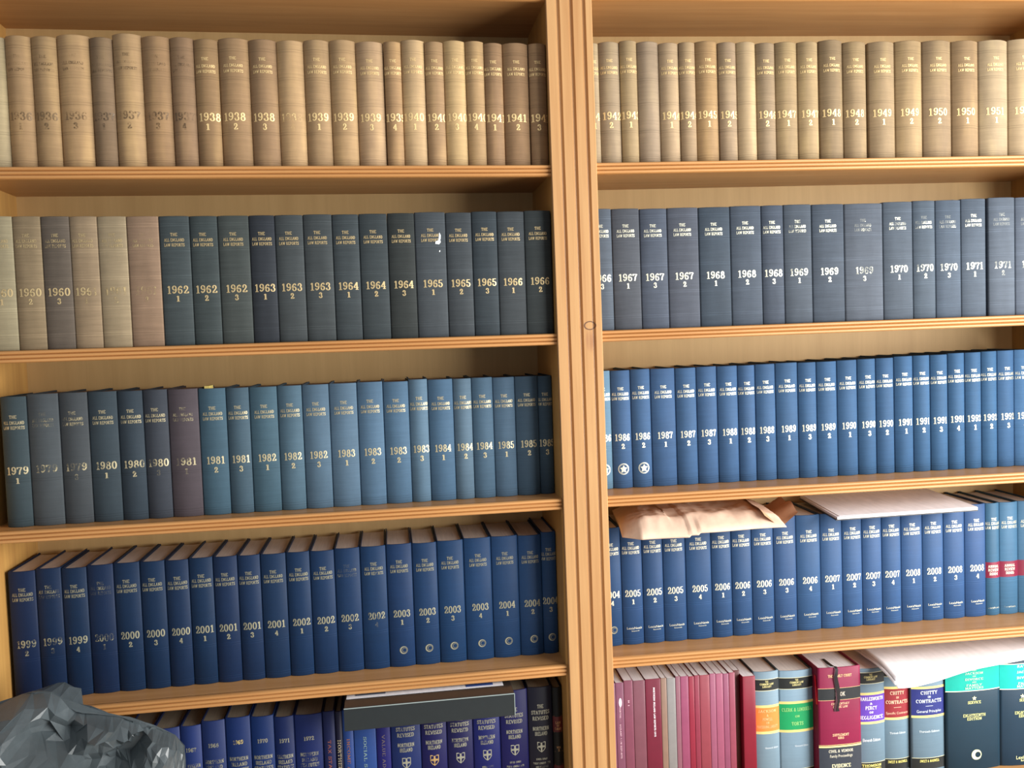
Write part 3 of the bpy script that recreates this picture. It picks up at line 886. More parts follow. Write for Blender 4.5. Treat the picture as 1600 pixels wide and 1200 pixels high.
for key in ('L1', 'R1', 'L2', 'R2', 'L3', 'R3', 'L4', 'R4'):
    unit, sh = key[0], key[1]
    z0 = SHELF[unit][int(sh)-1]
    lo = XL0+0.0008 if unit == 'L' else XR0+0.0008
    hi = XL1-0.0008 if unit == 'L' else XR1-0.0008
    nb = len(ROWS[key])
    for i, (x0, x1, h, it, rgb) in enumerate(ROWS[key]):
        x0 = max(x0, lo); x1 = min(x1, hi)
        if i == nb-1 and unit == 'R' and x1 - x0 < 0.03: x1 = x0+0.03
        w = x1-x0; xc = (x0+x1)/2
        root = empty('book', unit, xc, YF[key](xc), z0+0.0002)
        year, vol = (it.split(' ')+[''])[:2]
        st = int(sh)
        b, p, depth = {1: (min(.011, .21*w), 2.1, .165), 2: (.0042, 2.6, .165), 3: (.0068, 2.0, .150), 4: (.0055, 2.2, .155)}[st]
        depth = min(depth, BACK-.0015-YF[key](xc))
        page = {1: (.42, .33, .22), 2: (.38, .30, .2), 3: (.22, .15, .10), 4: (.62, .56, .52)}[st]
        board = None
        if st >= 3: board = tuple(v*0.55 for v in rgb)
        sp = book_body(root, w, h, depth, b, p, M_CLOTH[st], rgb, page, board_rgb=board)
        wt, wy = WEAR.get((key, i), (0.92 + 0.1*rnd.random(), 0.93 + 0.1*rnd.random()))
        jx = rnd.uniform(-.0012, .0012)
        cat_word = shade_word(key, i, rgb)
        group = {'1': 'tan law reports', '2': 'old brown and slate law reports', '3': 'slate and blue law reports', '4': 'navy and royal blue law reports'}[sh] + \
                ' on the ' + SHELFNAME[sh] + ' shelf of the ' + ('left' if unit == 'L' else 'right') + ' bookcase'
        stamped = True
        if st == 1:
            if key == 'L1' and i <= 7:
                c = tuple(v*0.62 for v in rgb)
                if i > 0:
                    title3(sp, root, h, (.845, .79, .745), .0056, .037, c, .42)
                    year2(sp, root, h, year, vol[:1], .395, .0155, .040, .318, .012, c, .50, .52)
                stamped = False
            elif wt > 0 or wy > .2:
                x_ = -.0015 if w > .045 else .001
                if wt > 0: title3(sp, root, h, (.845, .79, .748), .0056, .0365, GOLD1, wt, jx)
                year2(sp, root, h, year, vol, .395, .0155, .0410, .318, .0120, GOLD1, wy, wy, x_+jx if w > .045 else .003, jx)
            stamped = stamped and not (wt == 0)
        elif st == 2:
            c = GOLD2 if unit == 'L' else PALE
            title3(sp, root, h, (.857, .815, .777), .0060, .0365, c, wt, jx-.001)
            year2(sp, root, h, year, vol, .432, .0150, .0385, .363, .0108, c, wy, wy*.9, jx+.001, jx+.001)
        elif st == 3:
            c = srgb(200, 188, 152) if unit == 'L' else PALE
            wy_ = .038 if (unit == 'L' and i < 7) else (.034 if unit == 'L' else .0335)
            title3(sp, root, h, (.845, .80, .762), .0062, .0375, c, wt, jx)
            year2(sp, root, h, year, vol, .434, .0150, wy_, .358, .0110, c, wy, wy*.8, jx+.002, jx+.002)
            if key == 'R3' and i < 3:
                t = Lettering(sp); zc = h*.165; r = .0118
                t.ring(jx+.002, zc, r, .0012); t.ring(jx+.002, zc, r*.82, .0005)
                for q in range(5):
                    a = math.radians(90+72*q); a2 = a+math.radians(36)
                    t.poly([(jx+.002+.008*math.cos(a), zc+.008*math.sin(a)), (jx+.002+.0045*math.cos(a2), zc+.0045*math.sin(a2)), (jx+.002, zc), (jx+.002+.0045*math.cos(a2-1.25), zc+.0045*math.sin(a2-1.25))])
                t.poly([(jx-.004, zc-.007), (jx+.008, zc-.007), (jx+.006, zc-.0045), (jx-.002, zc-.0045)])
                t.build('emblem_lettering', root, (*PALE, .95))['label'] = 'round pale gold emblem'
        else:
            c = SILV if unit == 'L' else PALE
            title3(sp, root, h, (.857, .82, .782), 0.0066, .0375 if i < 15 or unit == 'R' else .036, c, wt, jx)
            year2(sp, root, h, year if year != 'AR' else '', vol if year != 'AR' else '', .436, .0150, .0345, .366, .0105, c, wy, wy*.8, jx+.002, jx+.002)
            if (key == 'L4' and i >= 15) or (key == 'R4' and i == 0):
                t = Lettering(sp); t.crescent(jx+.003, h*.137, .0080, .0062, .0012)
                t.ring(jx+.003+.0018, h*.137, .0048, .0007, 16)
                t.build('emblem_lettering', root, (*SILV, 1.0))['label'] = 'thin gold crescent ring'
            elif key == 'R4' and year != 'AR':
                lexis(sp, root, h, h*.142, PALE, wy, jx+.003)
            elif year == 'AR':
                bd = band(sp, root, 'label_band', h*.335, h*.475, srgb(130, 32, 60))
                t = Lettering(sp)
                t.line('ANNUAL', h*.438, .0062, .024, 0, 1.1); t.line('REVIEW', h*.405, .0062, .024, 0, 1.1)
                t.line({'1': '2004', '2': '2005', '3': '2006'}[vol], h*.372, .0062, .020, 0, 1.1)
                t.build('band_lettering', root, (*PALE, 1.0), M_INK)
                t = Lettering(sp); t.line('LexisNexis', h*.07, .004, .026, 0, font=True); t.build('publisher_lettering', root, (*PALE, .6))
        if key == 'L2' and i == 15:
            t = Lettering(sp)
            for q in ([(.0145,.186),(.020,.190),(.0205,.198),(.0175,.203),(.0165,.193)], [(.009,.181),(.0165,.180),(.020,.184),(.019,.190),(.014,.187),(.010,.186)],
                      [(.016,.165),(.0185,.166),(.018,.169),(.0165,.168)]):
                t.quad(q, 0.0008)
            t.build('torn_label_scrap', root, (*srgb(225, 232, 235), 1.0), M_LABEL)['label'] = 'white torn scrap of a paper label'
        if key == 'L3' and i == 7:
            V, Fc = box(-.018, -.009, .03, .07, h-.02, h+.0035)
            mesh_obj('bookmark_slip', V, Fc, M_PAPER, root, srgb(225, 205, 120))['label'] = 'pale yellow paper slip'
        n_ = nb - i if unit == 'L' else i + 1
        where = ', ' + ORD[n_] + ' on the ' + SHELFNAME[sh] + ' shelf ' + ('before' if unit == 'L' else 'past') + ' the fluted post'
        if (key, i) in TWINS: lab = cat_word + ' volume stamped ' + it + ', ' + TWINS[(key, i)]
        elif year == 'AR':
            lab = ('light blue volume with a red band, ' + ('narrower one beside the volume stamped 2008 4' if vol == '1' else 'wider one in the middle of the three' if vol == '2' else 'last of the three, cut off by the frame'))
        elif not stamped or (wt == 0):
            lab = {('L1', 0): 'greenish tan volume cut off by the frame at the start of the top shelf',
                   ('L1', 1): 'unreadable tan volume, second in the row, beside the cut-off greenish one',
                   ('L1', 2): 'unreadable tan volume just before the widest faded tan one',
                   ('L1', 3): 'widest unreadable tan volume, before the grey-brown one on the top shelf',
                   ('L1', 4): 'grey-brown unreadable volume on the top shelf',
                   ('L1', 5): 'tallest unreadable tan volume, right after the grey-brown one',
                   ('L1', 6): 'tan volume with dark worn-off lettering, two after the grey-brown one',
                   ('L1', 7): 'faded volume directly before the tan one stamped 1938 1',
                   ('L1', 11): 'pale tan volume with ghostly year between 1938 3 and 1939 1',
                   ('R1', 3): 'blank mauve-grey volume between 1943 1 and 1944 1',
                   ('R1', 8): 'blank pale tan volume between 1945 2 and 1946 2'}.get((key, i), cat_word + ' volume ' + it)
        elif it == '1979 ': lab = 'slate grey volume stamped 1979 with its number worn away, on the third shelf'
        else: lab = cat_word + ' volume stamped ' + it + where
        tag(root, lab, 'book', group)

# ------------------------------------------------------------------ lowest shelf, statutes
def shield(t, xc, zc, w, h):
    o = 0.0009
    L_ = [(-w/2, h/2), (w/2, h/2), (w/2, -h*.1), (w*.28, -h*.34), (0, -h/2), (-w*.28, -h*.34), (-w/2, -h*.1)]
    k = 0.84
    for i in range(len(L_)):
        a = L_[i]; c = L_[(i+1) % len(L_)]
        t.quad([(xc+a[0], zc+a[1]), (xc+c[0], zc+c[1]), (xc+c[0]*k, zc+c[1]*k), (xc+a[0]*k, zc+a[1]*k)])
    t.quad([(xc-w*.10, zc+h*.42), (xc+w*.10, zc+h*.42), (xc+w*.08, zc-h*.42), (xc-w*.08, zc-h*.42)])
    t.quad([(xc-w*.40, zc+h*.13), (xc+w*.40, zc+h*.13), (xc+w*.40, zc-h*.04), (xc-w*.40, zc-h*.04)])
    t.ring(xc, zc+h*.05, w*.20, w*.07, 12)

z5 = -0.975
DIM = srgb(165, 165, 150)
names5 = {'n': 'statutes', 's': 'revised statutes', 'v': 'thin'}
for i, (x0, x1, h, it, rgb) in enumerate(ROWS['L5']):
    x1 = min(x1, XL1-.0008); w = x1-x0; xc = (x0+x1)/2
    kind, _, val = it.partition(' ')
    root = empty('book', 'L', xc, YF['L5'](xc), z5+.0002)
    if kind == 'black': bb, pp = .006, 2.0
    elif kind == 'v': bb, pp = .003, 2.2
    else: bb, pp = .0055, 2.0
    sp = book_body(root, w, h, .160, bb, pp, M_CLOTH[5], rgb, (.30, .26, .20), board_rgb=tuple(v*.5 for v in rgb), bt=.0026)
    if kind == 'n':
        Lettering(sp).line(val, h*.80, .0085, .020, 0, 1.0).build('year_lettering', root, (*(srgb(235, 215, 140) if val == '1969' else DIM), .65))
        t = Lettering(sp)
        for k, s in enumerate(('NORTHERN', 'IRELAND', 'STATUTES')):
            t.line(s, h*(.665-.045*k), .0078, (.036 if k != 1 else .031)*min(1, w/.044), 0, 1.0)
        if val == '1972': t.line('VOL. I', h*.53, .006, .012, 0, 1.0)
        t.build('title_lettering', root, (*DIM, .7 if val in ('1969', '1970', '1971') else .5))
        lab = 'blue statute volume stamped ' + val + ', ' + ORD[i-2] + ' fully seen past the grey sack'
        if val == '1966': lab = 'blue statute volume behind the grey sack, only its page tops showing'
        if val == '1965': lab = 'blue statute volume deepest behind the grey plastic sack'
        if val == '1967': lab = 'blue statute volume half hidden by the edge of the grey plastic sack'
        grp = 'blue yearly statutes on the lowest shelf'
    elif kind == 's':
        t = Lettering(sp)
        for s, zf, ww in (('THE', .84, .013), ('STATUTES', .79, .038), ('REVISED', .74, .034), ('NORTHERN', .655, .034), ('IRELAND', .612, .026)):
            t.line(s, h*zf, .0082, ww, 0, 1.0)
        t.build('title_lettering', root, (*DIM, .72))
        t = Lettering(sp); shield(t, 0, h*.50, .0175, .0225)
        t.build('emblem_lettering', root, (*(srgb(200, 165, 110) if val == '2' else DIM), .75))['label'] = 'shield with a cross, hand and crown'
        t = Lettering(sp)
        for s, zf, ww in (('1921-1981', .40, .024), ('PUBLIC GENERAL ACTS', .365, .036), ('AND MEASURES', .335, .026), ('VOLUME '+'ABCDEF'[int(val)-1], .30, .026), ('TO', .275, .005), ('FOURTH TABLE', .25, .034)):
            t.line(s, h*zf, .0042, ww, 0, 1.0)
        t.build('volume_lettering', root, (*DIM, .6))
        lab = {'1': 'blue volume with a dull shield, first after the thin blue books', '2': 'blue volume with the brightest bronze shield, under the black binder',
               '3': 'blue volume with a shield, directly after the bronze-shield one', '4': 'blue volume with a shield below the far half of the black binder',
               '5': 'bright blue volume with a shield just past the end of the black binder', '6': 'dark navy volume with a shield beside the black and red one'}[val]
        grp = 'revised statutes with shields on the lowest shelf'
    elif kind == 'v':
        t = Lettering(sp)
        s, c = {'a': ('TAX STATUTES', (150, 90, 80)), 'b': ('NORTHERN IRELAND', (190, 180, 150)), 'c': ('INCOME AND CORPORATION', (150, 100, 80)), 'd': ('SOCIAL SECURITY LAW', (140, 170, 170)), 'e': ('VALUE ADDED TAX', (110, 100, 110))}[val]
        t.vline(s, 0, h*.76, .0085*len(s), .0062, .8)
        t.build('title_lettering', root, (*srgb(*c), .75))
        lab = {'a': 'slim dark blue book beside the statute volume stamped 1972', 'b': 'very thin dark navy book right under the binder\'s near corner',
               'c': 'slim mid blue book with a reddish title, under the binder', 'd': 'light blue book with a title down its spine, under the binder',
               'e': 'slim violet-blue book beside the first shield volume'}[val]
        grp = 'slim blue books on the lowest shelf'
    else:
        band(sp, root, 'label_band', h*.62, h*.75, srgb(85, 22, 28))['label'] = 'dark red title band'
        band(sp, root, 'label_band', h*.20, h*.335, srgb(85, 22, 28))['label'] = 'dark red title band'
        t = Lettering(sp)
        for zf in (.752, .735, .615, .34, .45):
            t.quad([(-w*.42, h*zf), (w*.42, h*zf), (w*.42, h*zf+.0011), (-w*.42, h*zf+.0011)])
        t.line('LAW', h*.70, .0055, .011); t.line('OF', h*.675, .0045, .006); t.line('LAND', h*.648, .0055, .014)
        t.line('VOL', h*.49, .0045, .009); t.line('2', h*.466, .0055, .0034)
        t.build('title_lettering', root, (*srgb(175, 130, 85), .8))
        lab = 'black volume with dark red bands, last before the fluted post'; grp = None
    tag(root, lab, 'book', grp)

# ------------------------------------------------------------------ lowest shelf, right bookcase
WHITE = srgb(235, 228, 235)
CREAM = srgb(240, 225, 160)
soft_lab = ['pink softcover partly hidden behind the fluted post', 'mauve softcover with a white scuff near its top', 'slim rose softcover, third from the fluted post',
            'rose softcover beside the dark red one with white lettering', 'dark red softcover with a white title down its spine',
            'thin buff-pink softcover next to the dark red lettered one', 'greyish pink softcover between the buff one and a thin rose one',
            'very thin rose softcover beside the greyish pink one', 'bright mauve-pink softcover with a light edge', 'thin crimson softcover after the bright mauve-pink one',
            'thin brick-pink softcover after the crimson one', 'widest plain salmon-red softcover', 'thin orchid-pink softcover beside the widest salmon one',
            'orchid-pink softcover, second after the widest salmon one', 'thin orchid-pink softcover, third after the widest salmon one', 'rose softcover just before the brown one set back',
            'brown softcover set back between two pink ones', 'dark crimson softcover beside the orange-labelled grey book']
def law_book(root, w, h, items, sp):
    """coloured bands and gold lines of the big text books; items: ('band', z0, z1, rgb) or ('text', str, z, hh, ww, rgb[, font])"""
    for it in items:
        if it[0] == 'band':
            o = band(sp, root, 'label_band', it[1]*h, it[2]*h, srgb(*it[3]), off=it[4] if len(it) > 4 else .0003)
            if len(it) > 5: o['label'] = it[5]
    byc = {}
    for it in items:
        if it[0] == 'text': byc.setdefault(it[5], []).append(it)
    for c, ls in byc.items():
        t = Lettering(sp)
        for it in ls:
            t.line(it[1], it[2]*h, it[3], it[4], it[7] if len(it) > 7 else 0.0, .9, font=(len(it) > 6 and it[6]))
        # raise the letters above the bands
        t.V = [(x, y-.0004, z) for x, y, z in t.V]
        t.build('title_lettering', root, (*srgb(*c), 1.0), M_INK)

for i, (x0, x1, h, it, rgb) in enumerate(ROWS['R5']):
    x0 = max(x0, XR0+.0008); x1 = min(x1, XR1-.0008); w = x1-x0; xc = (x0+x1)/2
    if it == 'p':
        yf = .030 + (.012 if i == 16 else 0.0) + ((-.004) if i == 17 else 0)
        root = empty('softcover_book', 'R', xc, yf, z5+.0002)
        sp = book_body(root, w, h, .185, .0004, 4.0, M_COVER, rgb, (.92, .92, .97), bt=.0005, soft=True)
        if i == 4:
            Lettering(sp).vline('NORTHERN IRELAND LAW REPORTS 1972', .002, h*.93, .105, .0038, 1.2).build('title_lettering', root, (*WHITE, 1.0), M_INK)
        if i in (1, 2):
            Lettering(sp).vline('NORTHERN IRELAND LAW REPORTS' if i == 1 else 'N I', .0, h*(.80 if i == 1 else .84), .11 if i == 1 else .013, .0035, 1.0).build('title_lettering', root, (*srgb(215, 175, 190), .6), M_INK)
        if i == 1:
            t = Lettering(sp); t.quad([(.001+.0035*math.cos(a*math.pi/5), h*.835+.010*math.sin(a*math.pi/5)) for a in range(10)])
            t.build('scuff', root, (*srgb(225, 205, 215), 1.0), M_INK)
        tag(root, soft_lab[i], 'book', 'pink and red softcovers on the lowest shelf')
        continue
    yf = {'orange': .034, 'green': .034, 'red': .012, 'purple': .034, 'chittyred': .040, 'chittyblue': .032, 'teal1': .028, 'teal2': .028}[it]
    root = empty('book', 'R', xc, yf, z5+.0002)
    pg = (.90, .86, .84)
    GR, GOLD, BK = (150, 172, 190), (225, 205, 130), (28, 34, 36)
    if it in ('orange', 'green', 'purple', 'chittyred', 'chittyblue'):
        sp = book_body(root, w, h, BACK-.002-yf, .006, 2.2, M_CLOTH[5], rgb, pg, board_rgb=(.04, .055, .07), bt=.003)
        lc = {'orange': (245, 130, 60), 'green': (15, 150, 90), 'purple': (95, 60, 170), 'chittyred': (140, 40, 50), 'chittyblue': (35, 45, 115)}[it]
        lt = {'orange': (250, 190, 130), 'green': (150, 215, 130), 'purple': (245, 240, 250), 'chittyred': (240, 200, 170), 'chittyblue': (215, 225, 235)}[it]
        z0l, z1l = [q/h for q in {'orange': (.1224, .1738), 'green': (.1209, .1773), 'purple': (.1242, .1827), 'chittyred': (.1257, .1887), 'chittyblue': (.1284, .1866)}[it]]
        blk0, blk1 = [q/h for q in {'orange': (.2111, .2346), 'green': (.2101, .2335), 'purple': (.2079, .2315), 'chittyred': (.2163, .2365), 'chittyblue': (.2190, .2370)}[it]]
        items = [('band', blk0, blk1, BK), ('band', z0l, z1l, lc, .0003, 'coloured title label'), ('band', z0l-.022, z0l, GOLD), ('band', z1l, z1l+.022, GOLD),
                 ('band', blk0-.004, blk0, (225, 225, 190)), ('band', blk1, blk1+.004, (225, 225, 190)),
                 ('band', .04, .14, BK), ('band', .14, .144, (225, 225, 190)),
                 ('text', 'THE', blk1-.017, .0042, .007, (225, 215, 150)), ('text', 'COMMON LAW', blk1-.038, .0046, .030, (225, 215, 150)), ('text', 'LIBRARY', blk1-.060, .0042, .020, (225, 215, 150))]
        m_ = (z0l+z1l)/2; r_ = (z1l-z0l)
        rows_ = {'orange': [('JACKSON', .36, .040), ('&', .18, .005), ('POWELL', .02, .022), ('ON', -.13, .007), ('PROFESSIONAL LIABILITY', -.30, .046)],
                 'green': [('CLERK & LINDSELL', .28, .066), ('ON', .02, .010), ('TORTS', -.26, .026)],
                 'purple': [('CHARLESWORTH', .36, .058), ('&', .18, .006), ('PERCY', .02, .026), ('ON', -.15, .009), ('NEGLIGENCE', -.34, .056)],
                 'chittyred': [('CHITTY', .36, .032), ('ON', .20, .006), ('CONTRACTS', .04, .050)],
                 'chittyblue': [('CHITTY', .36, .038), ('ON', .20, .007), ('CONTRACTS', .04, .058)]}[it]
        for s, k, ww in rows_:
            items.append(('text', s, m_+k*r_, .0050 if s in ('&', 'ON') else (.0078 if it != 'orange' else .0060), ww, lt))
        if it == 'chittyred':
            items += [('text', '-', m_-.14*r_, .010, .024, lt), ('text', 'Specific Contracts', m_-.34*r_, .0055, .050, lt, True), ('text', 'Thirtieth Edition', .384, .005, .036, (225, 235, 240), True)]
        if it == 'chittyblue':
            items += [('text', '-', m_-.14*r_, .010, .024, lt), ('text', 'General Principles', m_-.34*r_, .0065, .056, lt, True), ('text', 'Thirtieth Edition', .389, .005, .046, (225, 235, 240), True)]
        if it == 'purple': items.append(('text', 'Eleventh Edition', .350, .0070, .040, (240, 245, 250), True))
        if it in ('orange', 'green'): items.append(('text', 'Nineteenth Edition', .345, .0045, .030, (215, 225, 232), True, .008))
        items += [('text', 'THOMSON' if it == 'purple' else "SWEET & MAXWELL", .115, .0058, .044, (235, 225, 130))]
        if it == 'purple': items.append(('text', 'SWEET & MAXWELL', .085, .0058, .044, (235, 225, 130)))
        law_book(root, w, h, items, sp)
        lab = {'orange': 'grey-blue law book with an orange title label', 'green': 'wide grey-blue law book with a green title label', 'purple': 'grey-blue law book with a purple title label',
               'chittyred': 'grey-blue law book with a brick red title label', 'chittyblue': 'grey-blue law book with a navy title label'}[it]
        tag(root, lab + ', on the lowest shelf', 'book', 'grey-blue law books with coloured labels')
    elif it == 'red':
        sp = book_body(root, w, h, .190, .004, 3.0, M_CLOTH[5], rgb, (.95, .93, .97), board_rgb=srgb(125, 25, 55), bt=.003, inset=.005)
        items = [('band', .730, .826, (35, 40, 45), .0003, 'black title band'), ('band', .727, .730, (230, 190, 140)), ('band', .826, .829, (230, 190, 140)),
                 ('band', .05, .333, (45, 52, 64), .0003, 'black lower panel'), ('band', .333, .346, (235, 225, 150), .0004, 'gold rule'), ('band', .352, .355, (235, 225, 150)),
                 ('text', 'THE FAMILY COURT', .930, .0060, .052, (240, 200, 150)), ('text', 'BOOK', .778, .0090, .022, (215, 205, 190)),
                 ('text', 'COMMENTARY', .698, .0050, .040, (240, 190, 160)), ('text', 'ON THE LAW', .672, .0050, .032, (240, 190, 160)),
                 ('text', 'SUPPLEMENT', .437, .0058, .036, (240, 195, 155)), ('text', '2003', .411, .0052, .014, (240, 195, 155)),
                 ('text', 'CIVIL & VENDOR', .302, .0064, .054, (225, 220, 200)), ('text', 'Family Proceedings', .262, .0064, .050, (225, 220, 200), True),
                 ('text', 'EVIDENCE', .178, .0080, .042, (235, 230, 190))]
        law_book(root, w, h, items, sp)
        # black marker ribbon falling over the head of the spine, frayed end
        V = []; Fc = []
        path = [(.000, .060, h-.004), (-.002, .030, h-.003), (-.003, .010, h-.001), (-.001, -.0005, h+.002), (.0005, -.004, h-.004), (-.002, -.0032, h-.02), (.0015, -.0022, h-.04), (.004, -.0026, h-.055), (.0035, -.003, h-.072), (.001, -.002, h-.088), (.002, -.0018, h-.094)]
        for k, (x, y, z) in enumerate(path):
            tw = .0032 + .001*math.sin(k*1.3)
            V += [(x-.008-tw, y, z), (x-.008+tw, y-.0004, z+.0004)]
        for k in range(len(path)-1): Fc.append((2*k, 2*k+1, 2*k+3, 2*k+2))
        o = mesh_obj('marker_ribbon', V, Fc, M_RIBBON, root, srgb(25, 20, 24), True); o['label'] = 'black ribbon marker over the spine'
        V2 = [(x-.006 - .006*(k/10), y+.0006, z) for k, (x, y, z) in enumerate(path)]
        V3 = []; F3 = []
        for k, v in enumerate(V2[3:]): V3 += [(v[0]-.004, v[1], v[2]), (v[0], v[1]-.0003, v[2])]
        for k in range(len(V3)//2-1): F3.append((2*k, 2*k+1, 2*k+3, 2*k+2))
        mesh_obj('marker_ribbon', V3, F3, M_RIBBON, root, srgb(70, 40, 50), True)['label'] = 'second, greyer ribbon marker'
        hw = w/2
        V = [(-hw-.0012, .010, h-.020), (-hw-.0012, .018, h-.018), (-hw-.0030, .004, h-.045), (-hw-.0012, .014, h-.045), (-hw-.0020, .002, h-.078), (-hw-.0012, .011, h-.080)]
        mesh_obj('marker_ribbon', V, [(0, 1, 3, 2), (2, 3, 5, 4)], M_RIBBON, root, srgb(225, 25, 50), True)['label'] = 'bright red ribbon marker'
        tag(root, 'thick crimson book with black bands and a black ribbon marker', 'book')
    else:
        sp = book_body(root, w, h, .190, .006, 2.6, M_CLOTH[5], rgb, (.18, .16, .15), board_rgb=srgb(55, 65, 75), bt=.003)
        xo = 0.0
        tl = (0, 165, 150) if it == 'teal1' else (0, 175, 165)
        tc_ = (190, 235, 190) if it == 'teal1' else (240, 250, 245)
        items = [('band', .735, .965, tl, .0003, 'turquoise title label'), ('band', .728, .735, (235, 240, 200)), ('band', .965, .972, (235, 240, 200))]
        for k, (s, ww) in enumerate((('RAYDEN', .040), ('AND', .010), ('JACKSON', .042), ('ON', .008), ('DIVORCE', .042), ('AND', .010), ('FAMILY', .036), ('MATTERS', .042))):
            items.append(('text', s, .946-.027*k, .0052 if ww > .02 else .0032, ww, tc_))
        items += [('text', 'SERVICE', .625, .0062, .030, (225, 225, 150)), ('text', 'EIGHTEENTH', .506, .0066, .052, (225, 225, 150)), ('text', 'EDITION', .474, .0062, .034, (225, 225, 150))]
        if it == 'teal2':
            items += [('text', 'LexisNexis', .080, .0080, .048, (235, 235, 170), True), ('text', 'Butterworths', .050, .0045, .026, (235, 235, 170), True)]
        law_book(root, w, h, items, sp)
        t = Lettering(sp)
        for q in ([0.0] if it == 'teal1' else [-.008, .008]):
            zc = h*.662
            pts = []
            for k in range(10):
                a = math.radians(90+36*k); r = .0055 if k % 2 == 0 else .0024
                pts.append((q+r*math.cos(a), zc+r*math.sin(a)))
            t.quad(pts)
        if it == 'teal1':
            t.crescent(.004, h*.140, .0115, .0070, .0030)
            t.ring(.004, h*.140, .0115, .0006)
            t.ring(.004+.0030, h*.140, .0070, .0006)
        t.V = [(x, y-.0003, z) for x, y, z in t.V]
        t.build('emblem_lettering', root, (*srgb(240, 240, 185), 1.0), M_INK)
        lab = 'dark slate volume with a turquoise label, one star and a crescent emblem' if it == 'teal1' else 'dark slate volume with a turquoise label and two stars, cut off by the frame'
        tag(root, lab, 'book', 'dark slate volumes with turquoise labels')

# ------------------------------------------------------------------ black ring binder lying on the statutes
ztop5 = z5 + .2547
root = empty('ring_binder', 'L', .0545, -.055, -.7305)
tag(root, 'black ring binder lying flat on the blue statute volumes, spine towards us', 'binder')
hw, t_, dp = .163, .0435, .262
V, Fc = box(-hw, hw, .0, .0030, 0.0, t_, bev=.0010)
mesh_obj('binder_spine', V, Fc, M_PLASTIC, root, srgb(34, 42, 46))
for z in (0.0, t_-.0032):
    V, Fc = box(-hw, hw, .0032, dp, z, z+.0032, bev=.0008)
    mesh_obj('binder_cover', V, Fc, M_PLASTIC, root, srgb(40, 40, 42))
V, Fc = box(-hw+.014, hw-.014, .028, dp-.008, .0036, t_-.0050)
mesh_obj('page_stack', V, Fc, M_PAGES, root, srgb(215, 212, 205))
V, Fc = box(-hw+.003, hw-.016, .044, dp-.01, t_+.0001, t_+.0006)
sh = mesh_obj('cover_sheet', V, Fc, M_PAPER, root, srgb(228, 230, 238))
V, Fc = box(hw-.090, hw-.036, .050, .150, t_+.0007, t_+.0010)
mesh_obj('printed_box', V, Fc, M_LABEL, sh, srgb(60, 85, 150))['label'] = 'blue printed box'
V, Fc = box(-hw+.020, -hw+.078, .054, .150, t_+.0007, t_+.0010)
mesh_obj('printed_box', V, Fc, M_LABEL, sh, srgb(105, 112, 130))['label'] = 'grey printed box'
V, Fc = box(-hw, hw, -.0006, .0006, t_-.0008, t_+.0008)
V, Fc = box(hw-.0010, hw+.0003, -.0008, .0006, .001, t_, V, Fc)
mesh_obj('sleeve_edge', V, Fc, M_PLASTIC, root, srgb(150, 165, 165))['label'] = 'clear pocket seam catching the light'

# ------------------------------------------------------------------ padded envelope on the royal blue volumes
def grid_obj(name, fn, nu, nv, mat, root, color, smooth=True):
    V = [fn(i/nu, j/nv) for j in range(nv+1) for i in range(nu+1)]
    Fc = [(j*(nu+1)+i, j*(nu+1)+i+1, (j+1)*(nu+1)+i+1, (j+1)*(nu+1)+i) for j in range(nv) for i in range(nu)]
    return mesh_obj(name, V, Fc, mat, root, color, smooth)

def lerp(a, b, t): return a+(b-a)*t
def crease(x, y, s, seed):
    """ridged folds"""
    p = Vector((x*s, y*s, seed))
    return abs(noise.noise(p)) + 0.5*abs(noise.noise(p*2.1+Vector((3, 1, 7))))

zt4 = SHELF['R'][3] + .2517
root = empty('padded_envelope', 'R', .625, .0, zt4)
tag(root, 'crumpled buff paper envelope lying on the blue volumes under the third shelf', 'envelope')
def env_outline(u):
    """front and back edge of the packet for u along its length: x, y front, z front"""
    x = lerp(-.172, .160, u)
    yf = -.030 + .010*math.sin(u*9.0)*.4 + (.035*max(0, .10-u)/.10)
    return x, yf
def env(side):
    def fn(u, v):
        x, yf = env_outline(u)
        xx = x + (0.048*(v) if u > .5 else 0.0)*(u-.5)*2*.4 - (.020*v*(1-u) if u < .3 else 0)*(-1.2)
        y = lerp(yf, .205, v)
        edge = min(1.0, 5.5*min(v+.0, 1-v)+.02, )
        edge_u = min(1.0, 7.0*min(u, 1-u)+.03)
        thick = .030*math.sqrt(max(0, edge))*math.sqrt(edge_u)
        droop = -.010*max(0, (.20-v)/.20)*(1.0 if u < .45 else .6) - (.004 if u < .4 else 0)*(1-v)
        cr = crease(x, y, 16, 1.3)
        if side > 0:
            z = .006 + droop + thick*(.88 + .12*math.sin(u*7)) - .006*cr*edge*edge_u - .0018*crease(x, y, 40, 5)*edge
            z += .002*math.sin((u*2.3+v)*5)*edge
        else:
            z = .006 + droop - .004*edge*(1 if v > .35 else .5)
        return (xx, y, z)
    return fn
NU, NV = 90, 40
ft, fb = env(1), env(-1)
V = [ft(i/NU, j/NV) for j in range(NV+1) for i in range(NU+1)] + [fb(i/NU, j/NV) for j in range(NV+1) for i in range(NU+1)]
W_ = NU+1; off = W_*(NV+1)
Fc = [(j*W_+i, j*W_+i+1, (j+1)*W_+i+1, (j+1)*W_+i) for j in range(NV) for i in range(NU)]
Fc += [(off+j*W_+i, off+(j+1)*W_+i, off+(j+1)*W_+i+1, off+j*W_+i+1) for j in range(NV) for i in range(NU)]
for i in range(NU):
    Fc.append((i, off+i, off+i+1, i+1)); a = NV*W_+i; Fc.append((a, a+1, off+a+1, off+a))
for j in range(NV):
    a = j*W_; Fc.append((a, a+W_, off+a+W_, off+a)); a = j*W_+NU; Fc.append((a, off+a, off+a+W_, a+W_))
